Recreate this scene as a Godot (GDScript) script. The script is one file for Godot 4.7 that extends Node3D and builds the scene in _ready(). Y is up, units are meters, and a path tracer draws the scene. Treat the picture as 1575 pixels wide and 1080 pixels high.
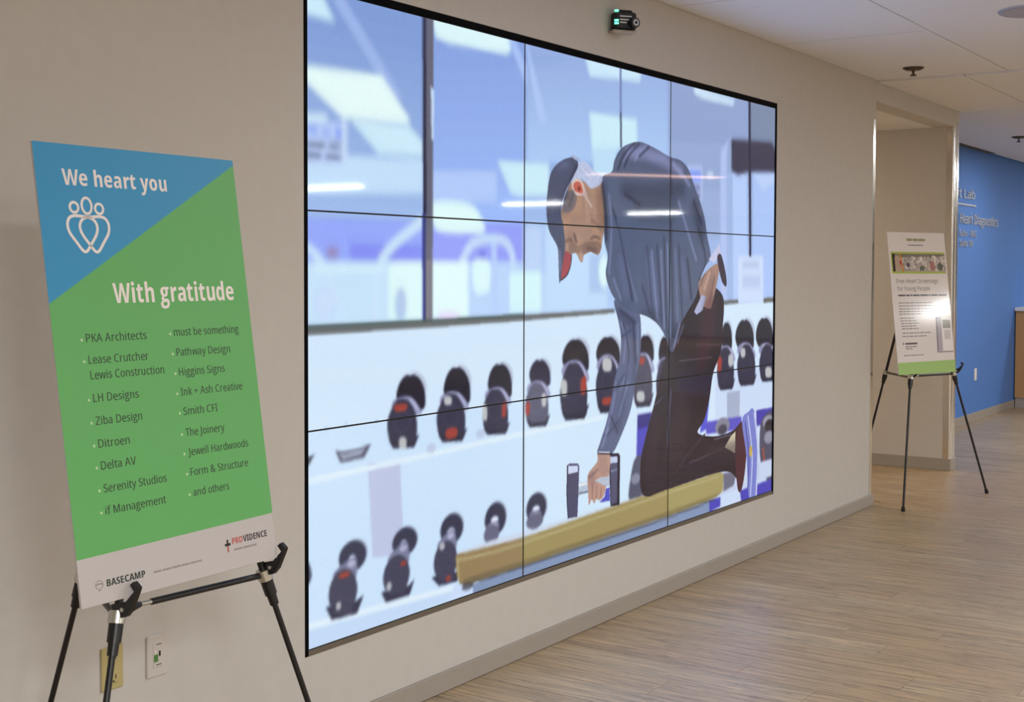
extends Node3D

# ---------------------------------------------------------------- small helpers
var used := {}
var mats := {}

func numbered(called: String) -> String:
	if not used.has(called):
		used[called] = 0
		return called
	used[called] += 1
	return "%s_%03d" % [called, used[called]]

func tag(o: Node, label: String, category := "", group := "", kind := "") -> void:
	if label != "": o.set_meta("label", label)
	if category != "": o.set_meta("category", category)
	if group != "": o.set_meta("group", group)
	if kind != "": o.set_meta("kind", kind)

func thing(called: String, label: String, category: String, at := Vector3.ZERO, group := "") -> Node3D:
	var o := Node3D.new()
	o.name = numbered(called)
	add_child(o)
	o.position = at
	tag(o, label, category, group)
	return o

func structure(called: String) -> Node3D:
	var o := Node3D.new()
	o.name = called
	add_child(o)
	o.set_meta("kind", "structure")
	return o

func part(parent: Node, called: String, mesh: Mesh, m: Material, at := Vector3.ZERO) -> MeshInstance3D:
	var o := MeshInstance3D.new()
	o.name = called
	o.mesh = mesh
	o.material_override = m
	o.position = at
	o.cast_shadow = GeometryInstance3D.SHADOW_CASTING_SETTING_ON
	parent.add_child(o, true)
	return o

func solid(called: String, mesh: Mesh, m: Material, kind := "structure") -> MeshInstance3D:
	var o := part(self, called, mesh, m)
	o.set_meta("kind", kind)
	return o

func mat(c: Color, rough := 0.6, metal := 0.0, spec := 0.5) -> StandardMaterial3D:
	var m := StandardMaterial3D.new()
	m.albedo_color = c
	m.roughness = rough
	m.metallic = metal
	m.metallic_specular = spec
	return m

func rgb(r: float, g: float, b: float) -> Color:
	return Color(r / 255.0, g / 255.0, b / 255.0)

func glow(c: Color, strength: float) -> StandardMaterial3D:
	var m := mat(Color(0.9, 0.9, 0.9), 0.5)
	m.emission_enabled = true
	m.emission = c
	m.emission_energy_multiplier = strength
	return m

# ---------------------------------------------------------------- mesh helpers
func face(st: SurfaceTool, pts: Array, centre: Vector3) -> void:
	var n: Vector3 = (pts[1] - pts[0]).cross(pts[2] - pts[0])
	var mid := Vector3.ZERO
	for p in pts: mid += p
	mid /= pts.size()
	var q := pts.duplicate()
	if n.dot(mid - centre) > 0.0:
		q.reverse()
	for i in range(1, q.size() - 1):
		for v in [q[0], q[i], q[i + 1]]:
			st.set_smooth_group(-1)
			st.add_vertex(v)

func begin() -> SurfaceTool:
	var st := SurfaceTool.new()
	st.begin(Mesh.PRIMITIVE_TRIANGLES)
	return st

func done(st: SurfaceTool) -> ArrayMesh:
	st.generate_normals()
	return st.commit()

func add_box(st: SurfaceTool, lo: Vector3, hi: Vector3, b := 0.0) -> void:
	var c := (lo + hi) / 2.0
	var h := (hi - lo) / 2.0
	b = minf(b, minf(h.x, minf(h.y, h.z)) * 0.9)
	if b <= 0.0:
		for ax in 3:
			for s in [-1.0, 1.0]:
				var pts := []
				for uv in [[-1, -1], [1, -1], [1, 1], [-1, 1]]:
					var v := Vector3.ZERO
					v[ax] = s * h[ax]
					v[(ax + 1) % 3] = uv[0] * h[(ax + 1) % 3]
					v[(ax + 2) % 3] = uv[1] * h[(ax + 2) % 3]
					pts.append(c + v)
				face(st, pts, c)
		return
	var g := h - Vector3(b, b, b)
	for ax in 3:
		var a1 := (ax + 1) % 3
		var a2 := (ax + 2) % 3
		for s in [-1.0, 1.0]:
			var pts := []
			for uv in [[-1, -1], [1, -1], [1, 1], [-1, 1]]:
				var v := Vector3.ZERO
				v[ax] = s * h[ax]
				v[a1] = uv[0] * g[a1]
				v[a2] = uv[1] * g[a2]
				pts.append(c + v)
			face(st, pts, c)
		for s1 in [-1.0, 1.0]:
			for s2 in [-1.0, 1.0]:
				var e := []
				for k in [[-1, 0], [1, 0], [1, 1], [-1, 1]]:
					var v := Vector3.ZERO
					v[ax] = k[0] * g[ax]
					v[a1] = s1 * (h[a1] if k[1] == 0 else g[a1])
					v[a2] = s2 * (g[a2] if k[1] == 0 else h[a2])
					e.append(c + v)
				face(st, e, c)
	for sx in [-1.0, 1.0]:
		for sy in [-1.0, 1.0]:
			for sz in [-1.0, 1.0]:
				face(st, [c + Vector3(sx * h.x, sy * g.y, sz * g.z), c + Vector3(sx * g.x, sy * h.y, sz * g.z), c + Vector3(sx * g.x, sy * g.y, sz * h.z)], c)

func box(lo: Vector3, hi: Vector3, b := 0.0) -> ArrayMesh:
	var st := begin()
	add_box(st, lo, hi, b)
	return done(st)

func boxes(list: Array, b := 0.0) -> ArrayMesh:
	var st := begin()
	for q in list:
		add_box(st, Vector3(q[0], q[1], q[2]), Vector3(q[3], q[4], q[5]), b)
	return done(st)

# a bar whose ends may have different radii, along a list of [point, radius]
func add_tube(st: SurfaceTool, path: Array, seg := 12) -> void:
	for i in path.size() - 1:
		var a: Vector3 = path[i][0]
		var b: Vector3 = path[i + 1][0]
		var ra: float = path[i][1]
		var rb: float = path[i + 1][1]
		var d := (b - a)
		if d.length() < 1e-6:
			d = Vector3.DOWN
			if i > 0: d = a - path[i - 1][0]
		d = d.normalized()
		var u := d.cross(Vector3.UP if absf(d.y) < 0.9 else Vector3.RIGHT).normalized()
		var w := d.cross(u)
		for k in seg:
			var t0 := TAU * k / seg
			var t1 := TAU * (k + 1) / seg
			var n0 := u * cos(t0) + w * sin(t0)
			var n1 := u * cos(t1) + w * sin(t1)
			for v in [[a + n0 * ra, n0], [b + n0 * rb, n0], [b + n1 * rb, n1], [a + n0 * ra, n0], [b + n1 * rb, n1], [a + n1 * ra, n1]]:
				st.set_normal(v[1])
				st.add_vertex(v[0])
			if i == 0:
				for v in [a, a + n0 * ra, a + n1 * ra]:
					st.set_normal(-d)
					st.add_vertex(v)
			if i == path.size() - 2:
				for v in [b, b + n1 * rb, b + n0 * rb]:
					st.set_normal(d)
					st.add_vertex(v)

func tube(path: Array, seg := 12) -> ArrayMesh:
	var st := begin()
	add_tube(st, path, seg)
	return st.commit()

# flat outline in the x-y plane, given thickness from z0 to z1
func prism(pts: PackedVector2Array, z0: float, z1: float) -> ArrayMesh:
	var st := begin()
	var idx := Geometry2D.triangulate_polygon(pts)
	for i in range(0, idx.size(), 3):
		var a := pts[idx[i]]
		var b := pts[idx[i + 1]]
		var c := pts[idx[i + 2]]
		if (b - a).cross(c - a) > 0.0:
			var t := b
			b = c
			c = t
		for q in [[a, z1, 1.0], [b, z1, 1.0], [c, z1, 1.0], [a, z0, -1.0], [c, z0, -1.0], [b, z0, -1.0]]:
			st.set_normal(Vector3(0, 0, q[2]))
			st.add_vertex(Vector3(q[0].x, q[0].y, q[1]))
	var ccw := not Geometry2D.is_polygon_clockwise(pts)
	for i in pts.size():
		var a := pts[i]
		var b := pts[(i + 1) % pts.size()]
		if not ccw:
			var t := a
			a = b
			b = t
		var n := Vector3((b - a).y, -(b - a).x, 0).normalized()
		for q in [[a, z0], [a, z1], [b, z1], [a, z0], [b, z1], [b, z0]]:
			st.set_normal(n)
			st.add_vertex(Vector3(q[0].x, q[0].y, q[1]))
	return st.commit()

# a line of even width drawn as a closed or open band, in the x-y plane
func band(pts: Array, w: float, z0: float, z1: float, closed := false) -> ArrayMesh:
	var st := begin()
	var n := pts.size()
	var left := []
	var right := []
	for i in n:
		var a: Vector2 = pts[(i - 1 + n) % n] if closed or i > 0 else pts[i]
		var b: Vector2 = pts[(i + 1) % n] if closed or i < n - 1 else pts[i]
		var d := (b - a).normalized()
		var s := Vector2(-d.y, d.x) * w / 2.0
		left.append(pts[i] + s)
		right.append(pts[i] - s)
	var last := n if closed else n - 1
	for i in last:
		var j := (i + 1) % n
		var quad := [left[i], left[j], right[j], right[i]]
		var lo := []
		var hi := []
		for q in quad:
			lo.append(Vector3(q.x, q.y, z0))
			hi.append(Vector3(q.x, q.y, z1))
		var mid: Vector3 = (hi[0] + hi[2] + lo[0] + lo[2]) / 4.0
		face(st, hi, mid)
		face(st, [lo[0], lo[1], hi[1], hi[0]], mid)
		face(st, [lo[2], lo[3], hi[3], hi[2]], mid)
	return done(st)

func disc_points(cx: float, cy: float, rx: float, ry: float, n := 24) -> Array:
	var out := []
	for i in n:
		out.append(Vector2(cx + rx * cos(TAU * i / n), cy + ry * sin(TAU * i / n)))
	return out

# writing: set so that it starts at x, stands on the line y, is w long, and its capitals are h high
var fonts := {}
func writing(parent: Node, text: String, x: float, y: float, w: float, h: float, m: Material, weight := 400, depth := 0.0006, z := 0.0) -> void:
	if not fonts.has(weight):
		var f := SystemFont.new()
		f.font_names = PackedStringArray(["Droid Sans"])
		f.font_weight = weight
		fonts[weight] = f
	var cap := TextMesh.new()
	cap.font = fonts[weight]
	cap.font_size = 48
	cap.pixel_size = 0.01
	cap.text = "H"
	cap.depth = 0.01
	cap.horizontal_alignment = HORIZONTAL_ALIGNMENT_LEFT
	var ch := cap.get_aabb()
	var t := TextMesh.new()
	t.font = fonts[weight]
	t.font_size = 48
	t.pixel_size = 0.01
	t.curve_step = 1.5
	t.text = text
	t.depth = 0.01
	t.horizontal_alignment = HORIZONTAL_ALIGNMENT_LEFT
	var bb := t.get_aabb()
	var o := part(parent, "lettering", t, m)
	var sx := w / bb.size.x
	var sy := h / ch.size.y
	o.scale = Vector3(sx, sy, depth / 0.01)
	o.position = Vector3(x - bb.position.x * sx, y - ch.position.y * sy, z + depth / 2.0)

# ---------------------------------------------------------------- textures
func speckle(size: int, freq: float, seed_: int, lo: float, hi: float, stretch := 1.0) -> ImageTexture:
	var n := FastNoiseLite.new()
	n.seed = seed_
	n.noise_type = FastNoiseLite.TYPE_SIMPLEX
	n.frequency = freq
	n.fractal_octaves = 4
	var img := n.get_seamless_image(size, size)
	img.convert(Image.FORMAT_RGB8)
	for y in size:
		for x in size:
			var v := lerpf(lo, hi, img.get_pixel(x, y).r)
			img.set_pixel(x, y, Color(v, v, v))
	return ImageTexture.create_from_image(img)

# wood print: long fine streaks along v
func streaks(w: int, h: int, seed_: int, base: Color, amount: float) -> ImageTexture:
	var img := Image.create(w, h, false, Image.FORMAT_RGB8)
	var n := FastNoiseLite.new()
	n.seed = seed_
	n.frequency = 1.0
	n.fractal_octaves = 3
	var rng := RandomNumberGenerator.new()
	rng.seed = seed_ + 5
	var tone := []
	for x in w:
		tone.append(rng.randf_range(-1, 1))
	for y in h:
		for x in w:
			# both axes wrap: noise is read on circles
			var a := TAU * x / w
			var b := TAU * y / h
			var long := n.get_noise_3d(9.0 * cos(a) + 0.35 * cos(b), 9.0 * sin(a) + 0.35 * sin(b), 0.7 * cos(b + 1.0))
			var fine := n.get_noise_3d(34.0 * cos(a) + 0.8 * cos(b), 34.0 * sin(a) + 0.8 * sin(b), 1.4 * sin(b))
			var v: float = 1.0 + amount * (0.55 * long + 0.55 * fine + 0.16 * tone[x])
			if fine < -0.33: v -= amount * 0.6
			if fine > 0.38: v += amount * 0.3
			img.set_pixel(x, y, Color(base.r * v, base.g * v * (1.0 - 0.02 * long), base.b * v * (1.0 - 0.06 * long)))
	return ImageTexture.create_from_image(img)

# ---------------------------------------------------------------- the picture on the video wall
const PICTURE_W := 1800
const PICTURE_H := 1014

func paint_polygon(img: Image, pts: Array, c: Color) -> void:
	var y0 := 1e9
	var y1 := -1e9
	for p in pts:
		y0 = minf(y0, p.y)
		y1 = maxf(y1, p.y)
	for y in range(maxi(0, int(y0)), mini(img.get_height() - 1, int(y1) + 1) + 1):
		var s := y + 0.5
		var xs := []
		for i in pts.size():
			var a: Vector2 = pts[i]
			var b: Vector2 = pts[(i + 1) % pts.size()]
			if (a.y <= s) != (b.y <= s):
				xs.append(a.x + (s - a.y) / (b.y - a.y) * (b.x - a.x))
		xs.sort()
		for i in range(0, xs.size() - 1, 2):
			var xa := maxi(0, int(round(xs[i])))
			var xb := mini(img.get_width(), int(round(xs[i + 1])))
			if xb > xa:
				img.fill_rect(Rect2i(xa, y, xb - xa, 1), c)

func smooth(pts: Array, closed: bool) -> Array:
	var out := []
	var n := pts.size()
	for i in (n if closed else n - 1):
		var p0: Vector2 = pts[(i - 1 + n) % n] if closed or i > 0 else pts[i]
		var p1: Vector2 = pts[i]
		var p2: Vector2 = pts[(i + 1) % n]
		var p3: Vector2 = pts[(i + 2) % n] if closed or i < n - 2 else p2
		for k in 6:
			out.append(p1.cubic_interpolate(p2, p0, p3, k / 6.0))
	if not closed: out.append(pts[n - 1])
	return out

func paint(img: Image, shapes: Array) -> void:
	for s in shapes:
		var k: Array = s[1]
		var c := Color8(k[0], k[1], k[2], k[3] if k.size() > 3 else 255)
		var v: Array = s[2]
		var pts := []
		if s[0] == "e":
			paint_polygon(img, disc_points(v[0], v[1], v[2], v[3], 36), c)
			continue
		for i in range(1 if s[0] == "l" else 0, v.size() - 1, 2):
			pts.append(Vector2(v[i], v[i + 1]))
		if s[0] == "p":
			paint_polygon(img, pts, c)
		elif s[0] == "s":
			paint_polygon(img, smooth(pts, true), c)
		else:
			var w: float = maxf(v[0], 1.6) / 2.0
			var line := smooth(pts, false) if pts.size() > 2 else pts
			for i in line.size() - 1:
				var a: Vector2 = line[i]
				var b: Vector2 = line[i + 1]
				var d := (b - a).normalized() * w
				var e := Vector2(-d.y, d.x)
				paint_polygon(img, [a + e, b + e, b - e, a - e], c)
				paint_polygon(img, disc_points(b.x, b.y, w, w, 12), c)
			paint_polygon(img, disc_points(line[0].x, line[0].y, w, w, 12), c)

func blur(img: Image, steps: int) -> void:
	var w := img.get_width()
	var h := img.get_height()
	var sizes := []
	for i in steps:
		sizes.append(Vector2i(img.get_width(), img.get_height()))
		img.resize(img.get_width() / 2 * 2, img.get_height() / 2 * 2, Image.INTERPOLATE_BILINEAR)
		img.shrink_x2()
	sizes.reverse()
	for q in sizes:
		img.resize(q.x, q.y, Image.INTERPOLATE_BILINEAR)

func gym_picture() -> ImageTexture:
	var img := Image.create(PICTURE_W, PICTURE_H, false, Image.FORMAT_RGBA8)
	var all := Rect2i(0, 0, PICTURE_W, PICTURE_H)
	img.fill(Color8(143, 176, 236))
	paint(img, BACKDROP)
	blur(img, 3)
	paint(img, RACK)
	blur(img, 2)
	var man := Image.create(PICTURE_W, PICTURE_H, false, Image.FORMAT_RGBA8)
	man.fill(Color(0, 0, 0, 0))
	paint(man, MAN)
	var lit: Image = man.duplicate()
	for layer in [[SOFT, 4, Color8(60, 62, 90, 0)], [LIGHT, 2, Color8(150, 162, 210, 0)], [SHADE, 2, Color8(24, 30, 54, 0)]]:
		var tone := Image.create(PICTURE_W, PICTURE_H, false, Image.FORMAT_RGBA8)
		tone.fill(layer[2])
		paint(tone, layer[0])
		blur(tone, layer[1])
		lit.blend_rect_mask(tone, man, all, Vector2i.ZERO)
	# mottled weave of the clothes
	var fuzz := RandomNumberGenerator.new()
	fuzz.seed = 31
	var weave := Image.create(600, 338, false, Image.FORMAT_RGBA8)
	for y in 338:
		for x in 600:
			weave.set_pixel(x, y, Color(0.25 + 0.3 * fuzz.randf(), 0.2 + 0.3 * fuzz.randf(), 0.3 + 0.3 * fuzz.randf(), 0.16 * fuzz.randf()))
	weave.resize(PICTURE_W, PICTURE_H, Image.INTERPOLATE_BILINEAR)
	lit.blend_rect_mask(weave, man, all, Vector2i.ZERO)
	img.blend_rect(lit, all, Vector2i.ZERO)
	blur(img, 1)
	# weave and sensor grain of the picture
	var rng := RandomNumberGenerator.new()
	rng.seed = 77
	var grain := Image.create(256, 256, false, Image.FORMAT_RGBA8)
	for y in 256:
		for x in 256:
			var b := rng.randf()
			grain.set_pixel(x, y, Color(b, b, b, 0.035))
	for y in range(0, PICTURE_H, 256):
		for x in range(0, PICTURE_W, 256):
			img.blend_rect(grain, Rect2i(0, 0, 256, 256), Vector2i(x, y))
	img.convert(Image.FORMAT_RGB8)
	return ImageTexture.create_from_image(img)

# ---------------------------------------------------------------- lamps
func ceiling_lamp(called: String, label: String, group: String, at: Vector3, size: Vector2, strength: float, energy: float, tint := Color(0.985, 1.0, 1.0), turn := 0.0) -> void:
	var t := thing(called, label, "lamp", at, group)
	t.rotation.y = turn
	var st := begin()
	var f := 0.025
	add_box(st, Vector3(-size.x / 2 - f, -0.03, -size.y / 2 - f), Vector3(size.x / 2 + f, 0, -size.y / 2))
	add_box(st, Vector3(-size.x / 2 - f, -0.03, size.y / 2), Vector3(size.x / 2 + f, 0, size.y / 2 + f))
	add_box(st, Vector3(-size.x / 2 - f, -0.03, -size.y / 2), Vector3(-size.x / 2, 0, size.y / 2))
	add_box(st, Vector3(size.x / 2, -0.03, -size.y / 2), Vector3(size.x / 2 + f, 0, size.y / 2))
	part(t, "lamp_frame", done(st), mats.white_metal)
	part(t, "light_diffuser", box(Vector3(-size.x / 2, -0.022, -size.y / 2), Vector3(size.x / 2, -0.004, size.y / 2)), glow(tint, strength))
	var a := AreaLight3D.new()
	a.name = "lamp_light"
	t.add_child(a, true)
	a.area_size = size
	a.position = Vector3(0, -0.035, 0)
	a.rotation.x = -PI / 2
	a.light_color = tint
	a.light_energy = energy
	a.area_range = 40.0
	a.shadow_enabled = true

# ---------------------------------------------------------------- easels and posters
func bracket_shape() -> PackedVector2Array:
	var p := PackedVector2Array()
	for q in [[-0.010, 0.018], [0.030, 0.028], [0.054, 0.052], [0.043, 0.064], [0.051, 0.071], [0.065, 0.060], [0.061, 0.050], [0.043, 0.012], [0.030, -0.002], [0.0, -0.010]]:
		p.append(Vector2(q[0], q[1]))
	return p

func easel(label: String, fl: Vector3, fr: Vector3, rear: Vector3, apex: Vector3, clamp_height: float, r: float) -> void:
	var base := Vector3((fl.x + fr.x) / 2, 0, (fl.z + fr.z) / 2)
	var t := thing("tripod_easel", label, "easel", base)
	var ap := apex - base
	var clamps := []
	for foot in [fl, fr, rear]:
		var f: Vector3 = foot - base
		var k: float = clamp_height / ap.y
		var c := f.lerp(ap, k)
		clamps.append(c)
		var d := (ap - f).normalized()
		var leg := part(t, "leg", tube([[f + d * 0.02, r * 0.8], [c - d * 0.06, r * 0.8], [c - d * 0.06, r * 1.0], [ap, r * 1.0]]), mats.easel)
		part(leg, "rubber_foot", tube([[f, r * 1.1], [f + d * 0.006, r * 1.35], [f + d * 0.03, r * 1.1]]), mats.rubber)
		part(leg, "sleeve", tube([[c - d * 0.075, r * 1.25], [c - d * 0.05, r * 1.35], [c - d * 0.049, r * 1.7], [c - d * 0.012, r * 1.75]]), mats.easel)
		part(t, "clamp", tube([[c - d * 0.012, r * 1.95], [c - d * 0.009, r * 2.1], [c + d * 0.010, r * 2.1], [c + d * 0.013, r * 1.95]], 16), mats.silver)
	part(t, "apex_hub", tube([[ap - Vector3(0, 0.03, 0), r * 2.2], [ap + Vector3(0, 0.012, 0), r * 2.4], [ap + Vector3(0, 0.02, 0), r * 1.2]], 16), mats.easel)
	# folding brace: left leg to hinge to right leg, and left leg to rear leg
	var back: Vector3 = (rear - base).normalized()
	var hinge: Vector3 = clamps[0].lerp(clamps[1], 0.2) + back * 0.028 + Vector3(0, 0.004, 0)
	var hin2: Vector3 = hinge + (clamps[1] - hinge).normalized() * 0.03
	part(t, "brace", tube([[clamps[0], r * 0.75], [hinge, r * 0.75]]), mats.easel)
	part(t, "hinge", tube([[hinge - (hin2 - hinge) * 0.3, r * 0.6], [hin2, r * 0.6]]), mats.silver)
	part(t, "brace", tube([[hin2, r * 0.85], [clamps[1], r * 0.85]]), mats.easel)
	part(t, "brace", tube([[clamps[0], r * 0.75], [clamps[2], r * 0.75]]), mats.easel)
	# swing-out brackets that carry the board
	for k in 2:
		var c: Vector3 = clamps[k]
		var b := part(t, "bracket", prism(bracket_shape(), -0.006, 0.006), mats.easel)
		b.transform = Transform3D(Basis(Vector3.UP, -PI / 2 + 0.06), c + Vector3(0, 0.008, 0.0))
		part(b, "rivet", tube([[Vector3(0.022, 0.012, -0.009), 0.0045], [Vector3(0.022, 0.012, 0.009), 0.0045]], 12), mats.silver)

func board(label: String, at: Vector3, w: float, h: float, lean: float, turn: float, k := 1.0) -> Node3D:
	var t := thing("poster_board", label, "poster")
	var r := Vector3(cos(turn), 0, -sin(turn))
	var n := Vector3(sin(turn), 0, cos(turn))
	var up := Vector3.UP * cos(lean) - n * sin(lean)
	t.transform = Transform3D(Basis(r * k, up * k, r.cross(up) * k), at - r * w * k / 2)
	part(t, "foam_board", box(Vector3(0, 0, -0.006), Vector3(w, h, 0), 0.0006), mats.board)
	return t

func flat(parent: Node, called: String, pts: Array, m: Material, z := 0.0003) -> MeshInstance3D:
	var p := PackedVector2Array()
	for q in pts: p.append(Vector2(q[0], q[1]))
	return part(parent, called, prism(p, -0.0002, z), m)

func strip(parent: Node, called: String, x0: float, y0: float, x1: float, y1: float, m: Material, z := 0.0005) -> MeshInstance3D:
	return flat(parent, called, [[x0, y0], [x1, y0], [x1, y1], [x0, y1]], m, z)

# ================================================================ the scene
func _ready() -> void:
	# ------------------------------------------------ camera
	var cam := Camera3D.new()
	cam.name = "camera"
	add_child(cam)
	var near := 0.05
	var focal := 2042.72
	cam.projection = Camera3D.PROJECTION_FRUSTUM
	cam.near = near
	cam.far = 80.0
	cam.size = 1080.0 / focal * near
	cam.frustum_offset = Vector2(0, -52.28 / focal * near)
	cam.keep_aspect = Camera3D.KEEP_HEIGHT
	cam.transform = Transform3D(Basis(Vector3.UP, -0.9787) * Basis(Vector3.RIGHT, -0.036) * Basis(Vector3.BACK, 0.0032), Vector3(-3.042, 1.4991, 2.8048))
	cam.current = true
	# ------------------------------------------------ environment and exposure
	var we := WorldEnvironment.new()
	we.name = "world_environment"
	var env := Environment.new()
	env.background_mode = Environment.BG_COLOR
	env.background_color = Color(0.02, 0.02, 0.02)
	env.tonemap_mode = Environment.TONE_MAPPER_LINEAR
	env.tonemap_exposure = EXPOSURE
	env.sdfgi_enabled = true
	env.ssao_enabled = true
	env.ssil_enabled = true
	we.environment = env
	add_child(we)
	make_materials()
	# ------------------------------------------------ lamps on the hall ceiling
	for p in [[21.2, 10.0], [16.7, 10.05], [11.3, 10.0], [6.1, 10.0], [1.1, 10.0], [-3.9, 10.0]]:
		ceiling_lamp("linear_light", "slim linear light on the hall ceiling, in the row along the far wall", "linear lights of the hall", Vector3(p[0], 2.70 if p[0] < 5.27 else 2.68, p[1]), Vector2(0.14, 1.2), 16.0, 8.0)
	for p in [[-3.6, 4.4, 13.0], [1.1, 2.0, 1.0], [4.2, 4.9, 9.0], [-3.4, 7.0, 8.0], [1.4, 7.0, 8.0]]:  # fill lights added out of view to brighten the hall, wall and floor
		ceiling_lamp("added_fill_troffer", "added square fill light on the hall ceiling between the linear lights and the display wall", "added fill lights of the hall", Vector3(p[0], 2.70, p[1]), Vector2(0.6, 0.6), 6.0, p[2])
	for p in [[8.8, 1.55], [13.0, 1.6], [17.5, 2.0]]:  # unseen fill, added to light the pier, blue wall and floor
		ceiling_lamp("added_corridor_light", "added square fill light on the ceiling beside the blue wall", "added fill lights beside the blue wall", Vector3(p[0], 2.68, p[1]), Vector2(0.5, 0.5), 5.0, 4.0)
	ceiling_lamp("downlight", "small ceiling downlight close to the blue sign wall", "", Vector3(10.3, 2.68, 0.25), Vector2(0.16, 0.16), 5.0, 1.0)
	ceiling_lamp("added_passage_light", "added warm fill light on the ceiling of the side passage", "", Vector3(6.1, 2.568, -2.2), Vector2(0.5, 0.5), 4.0, 2.6, Color(1.0, 0.9, 0.76))  # added to brighten the passage wall; no lamp is visible there
	ceiling_lamp("cove_light", "dim warm strip light set askew on the hall ceiling", "", Vector3(11.6, 2.688, 4.9), Vector2(1.8, 0.34), 3.0, 0.6, Color(1.0, 0.8, 0.7), 0.651)
	build_shell()
	build_video_wall()
	build_easels()
	build_sign_wall()
	build_fittings()

const EXPOSURE := 1.18

func make_materials() -> void:
	var fine := speckle(256, 0.05, 3, 0.985, 1.0)
	var wall := mat(rgb(198, 193, 188), 0.75)
	wall.albedo_texture = fine
	wall.uv1_triplanar = true
	wall.uv1_world_triplanar = true
	wall.uv1_scale = Vector3(0.9, 0.9, 0.9)
	mats.wall = wall
	var back: StandardMaterial3D = wall.duplicate()
	mats.alcove = back
	var ceil_ := mat(rgb(232, 230, 230), 0.8)
	ceil_.albedo_texture = fine
	ceil_.uv1_triplanar = true
	ceil_.uv1_world_triplanar = true
	mats.ceiling = ceil_
	var blue := mat(rgb(78, 128, 204), 0.55)
	blue.albedo_texture = fine
	blue.uv1_triplanar = true
	blue.uv1_world_triplanar = true
	mats.blue = blue
	mats.base = mat(rgb(158, 150, 142), 0.45)
	mats.floors = []
	for k in 5:
		var tint: Color = [rgb(166, 144, 115), rgb(163, 139, 110), rgb(169, 148, 119), rgb(165, 143, 115), rgb(167, 144, 114)][k]
		var f := mat(Color.WHITE, 0.38, 0.0, 0.55)
		f.albedo_texture = streaks(256, 512, 11 + k, tint, 0.34)
		f.uv1_triplanar = true
		f.uv1_world_triplanar = true
		f.uv1_scale = Vector3(1.1, 1.0, 0.42)
		f.uv1_offset = Vector3(0.17 * k, 0, 0.31 * k)
		mats.floors.append(f)
	mats.white_metal = mat(rgb(222, 220, 216), 0.4)
	mats.steel = mat(rgb(238, 236, 232), 0.18, 1.0)
	mats.silver = mat(rgb(198, 198, 190), 0.3, 0.9)
	mats.easel = mat(rgb(16, 14, 18), 0.38)
	mats.rubber = mat(rgb(12, 12, 12), 0.8)
	mats.board = mat(rgb(190, 185, 187), 0.5)
	mats.black = mat(rgb(10, 10, 14), 0.4)
	mats.surround = mat(rgb(5, 5, 8), 0.75, 0.0, 0.2)
	mats.bronze = mat(rgb(104, 94, 82), 0.5)  # brown-grey; on the ledge it carries the lit look of the sill
	mats.print_white = mat(rgb(236, 226, 226), 0.4)
	mats.ink = mat(rgb(38, 52, 40), 0.5)
	mats.letter = mat(rgb(205, 208, 214), 0.35, 0.6)
	mats.wood = mat(rgb(186, 140, 92), 0.5)

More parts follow.
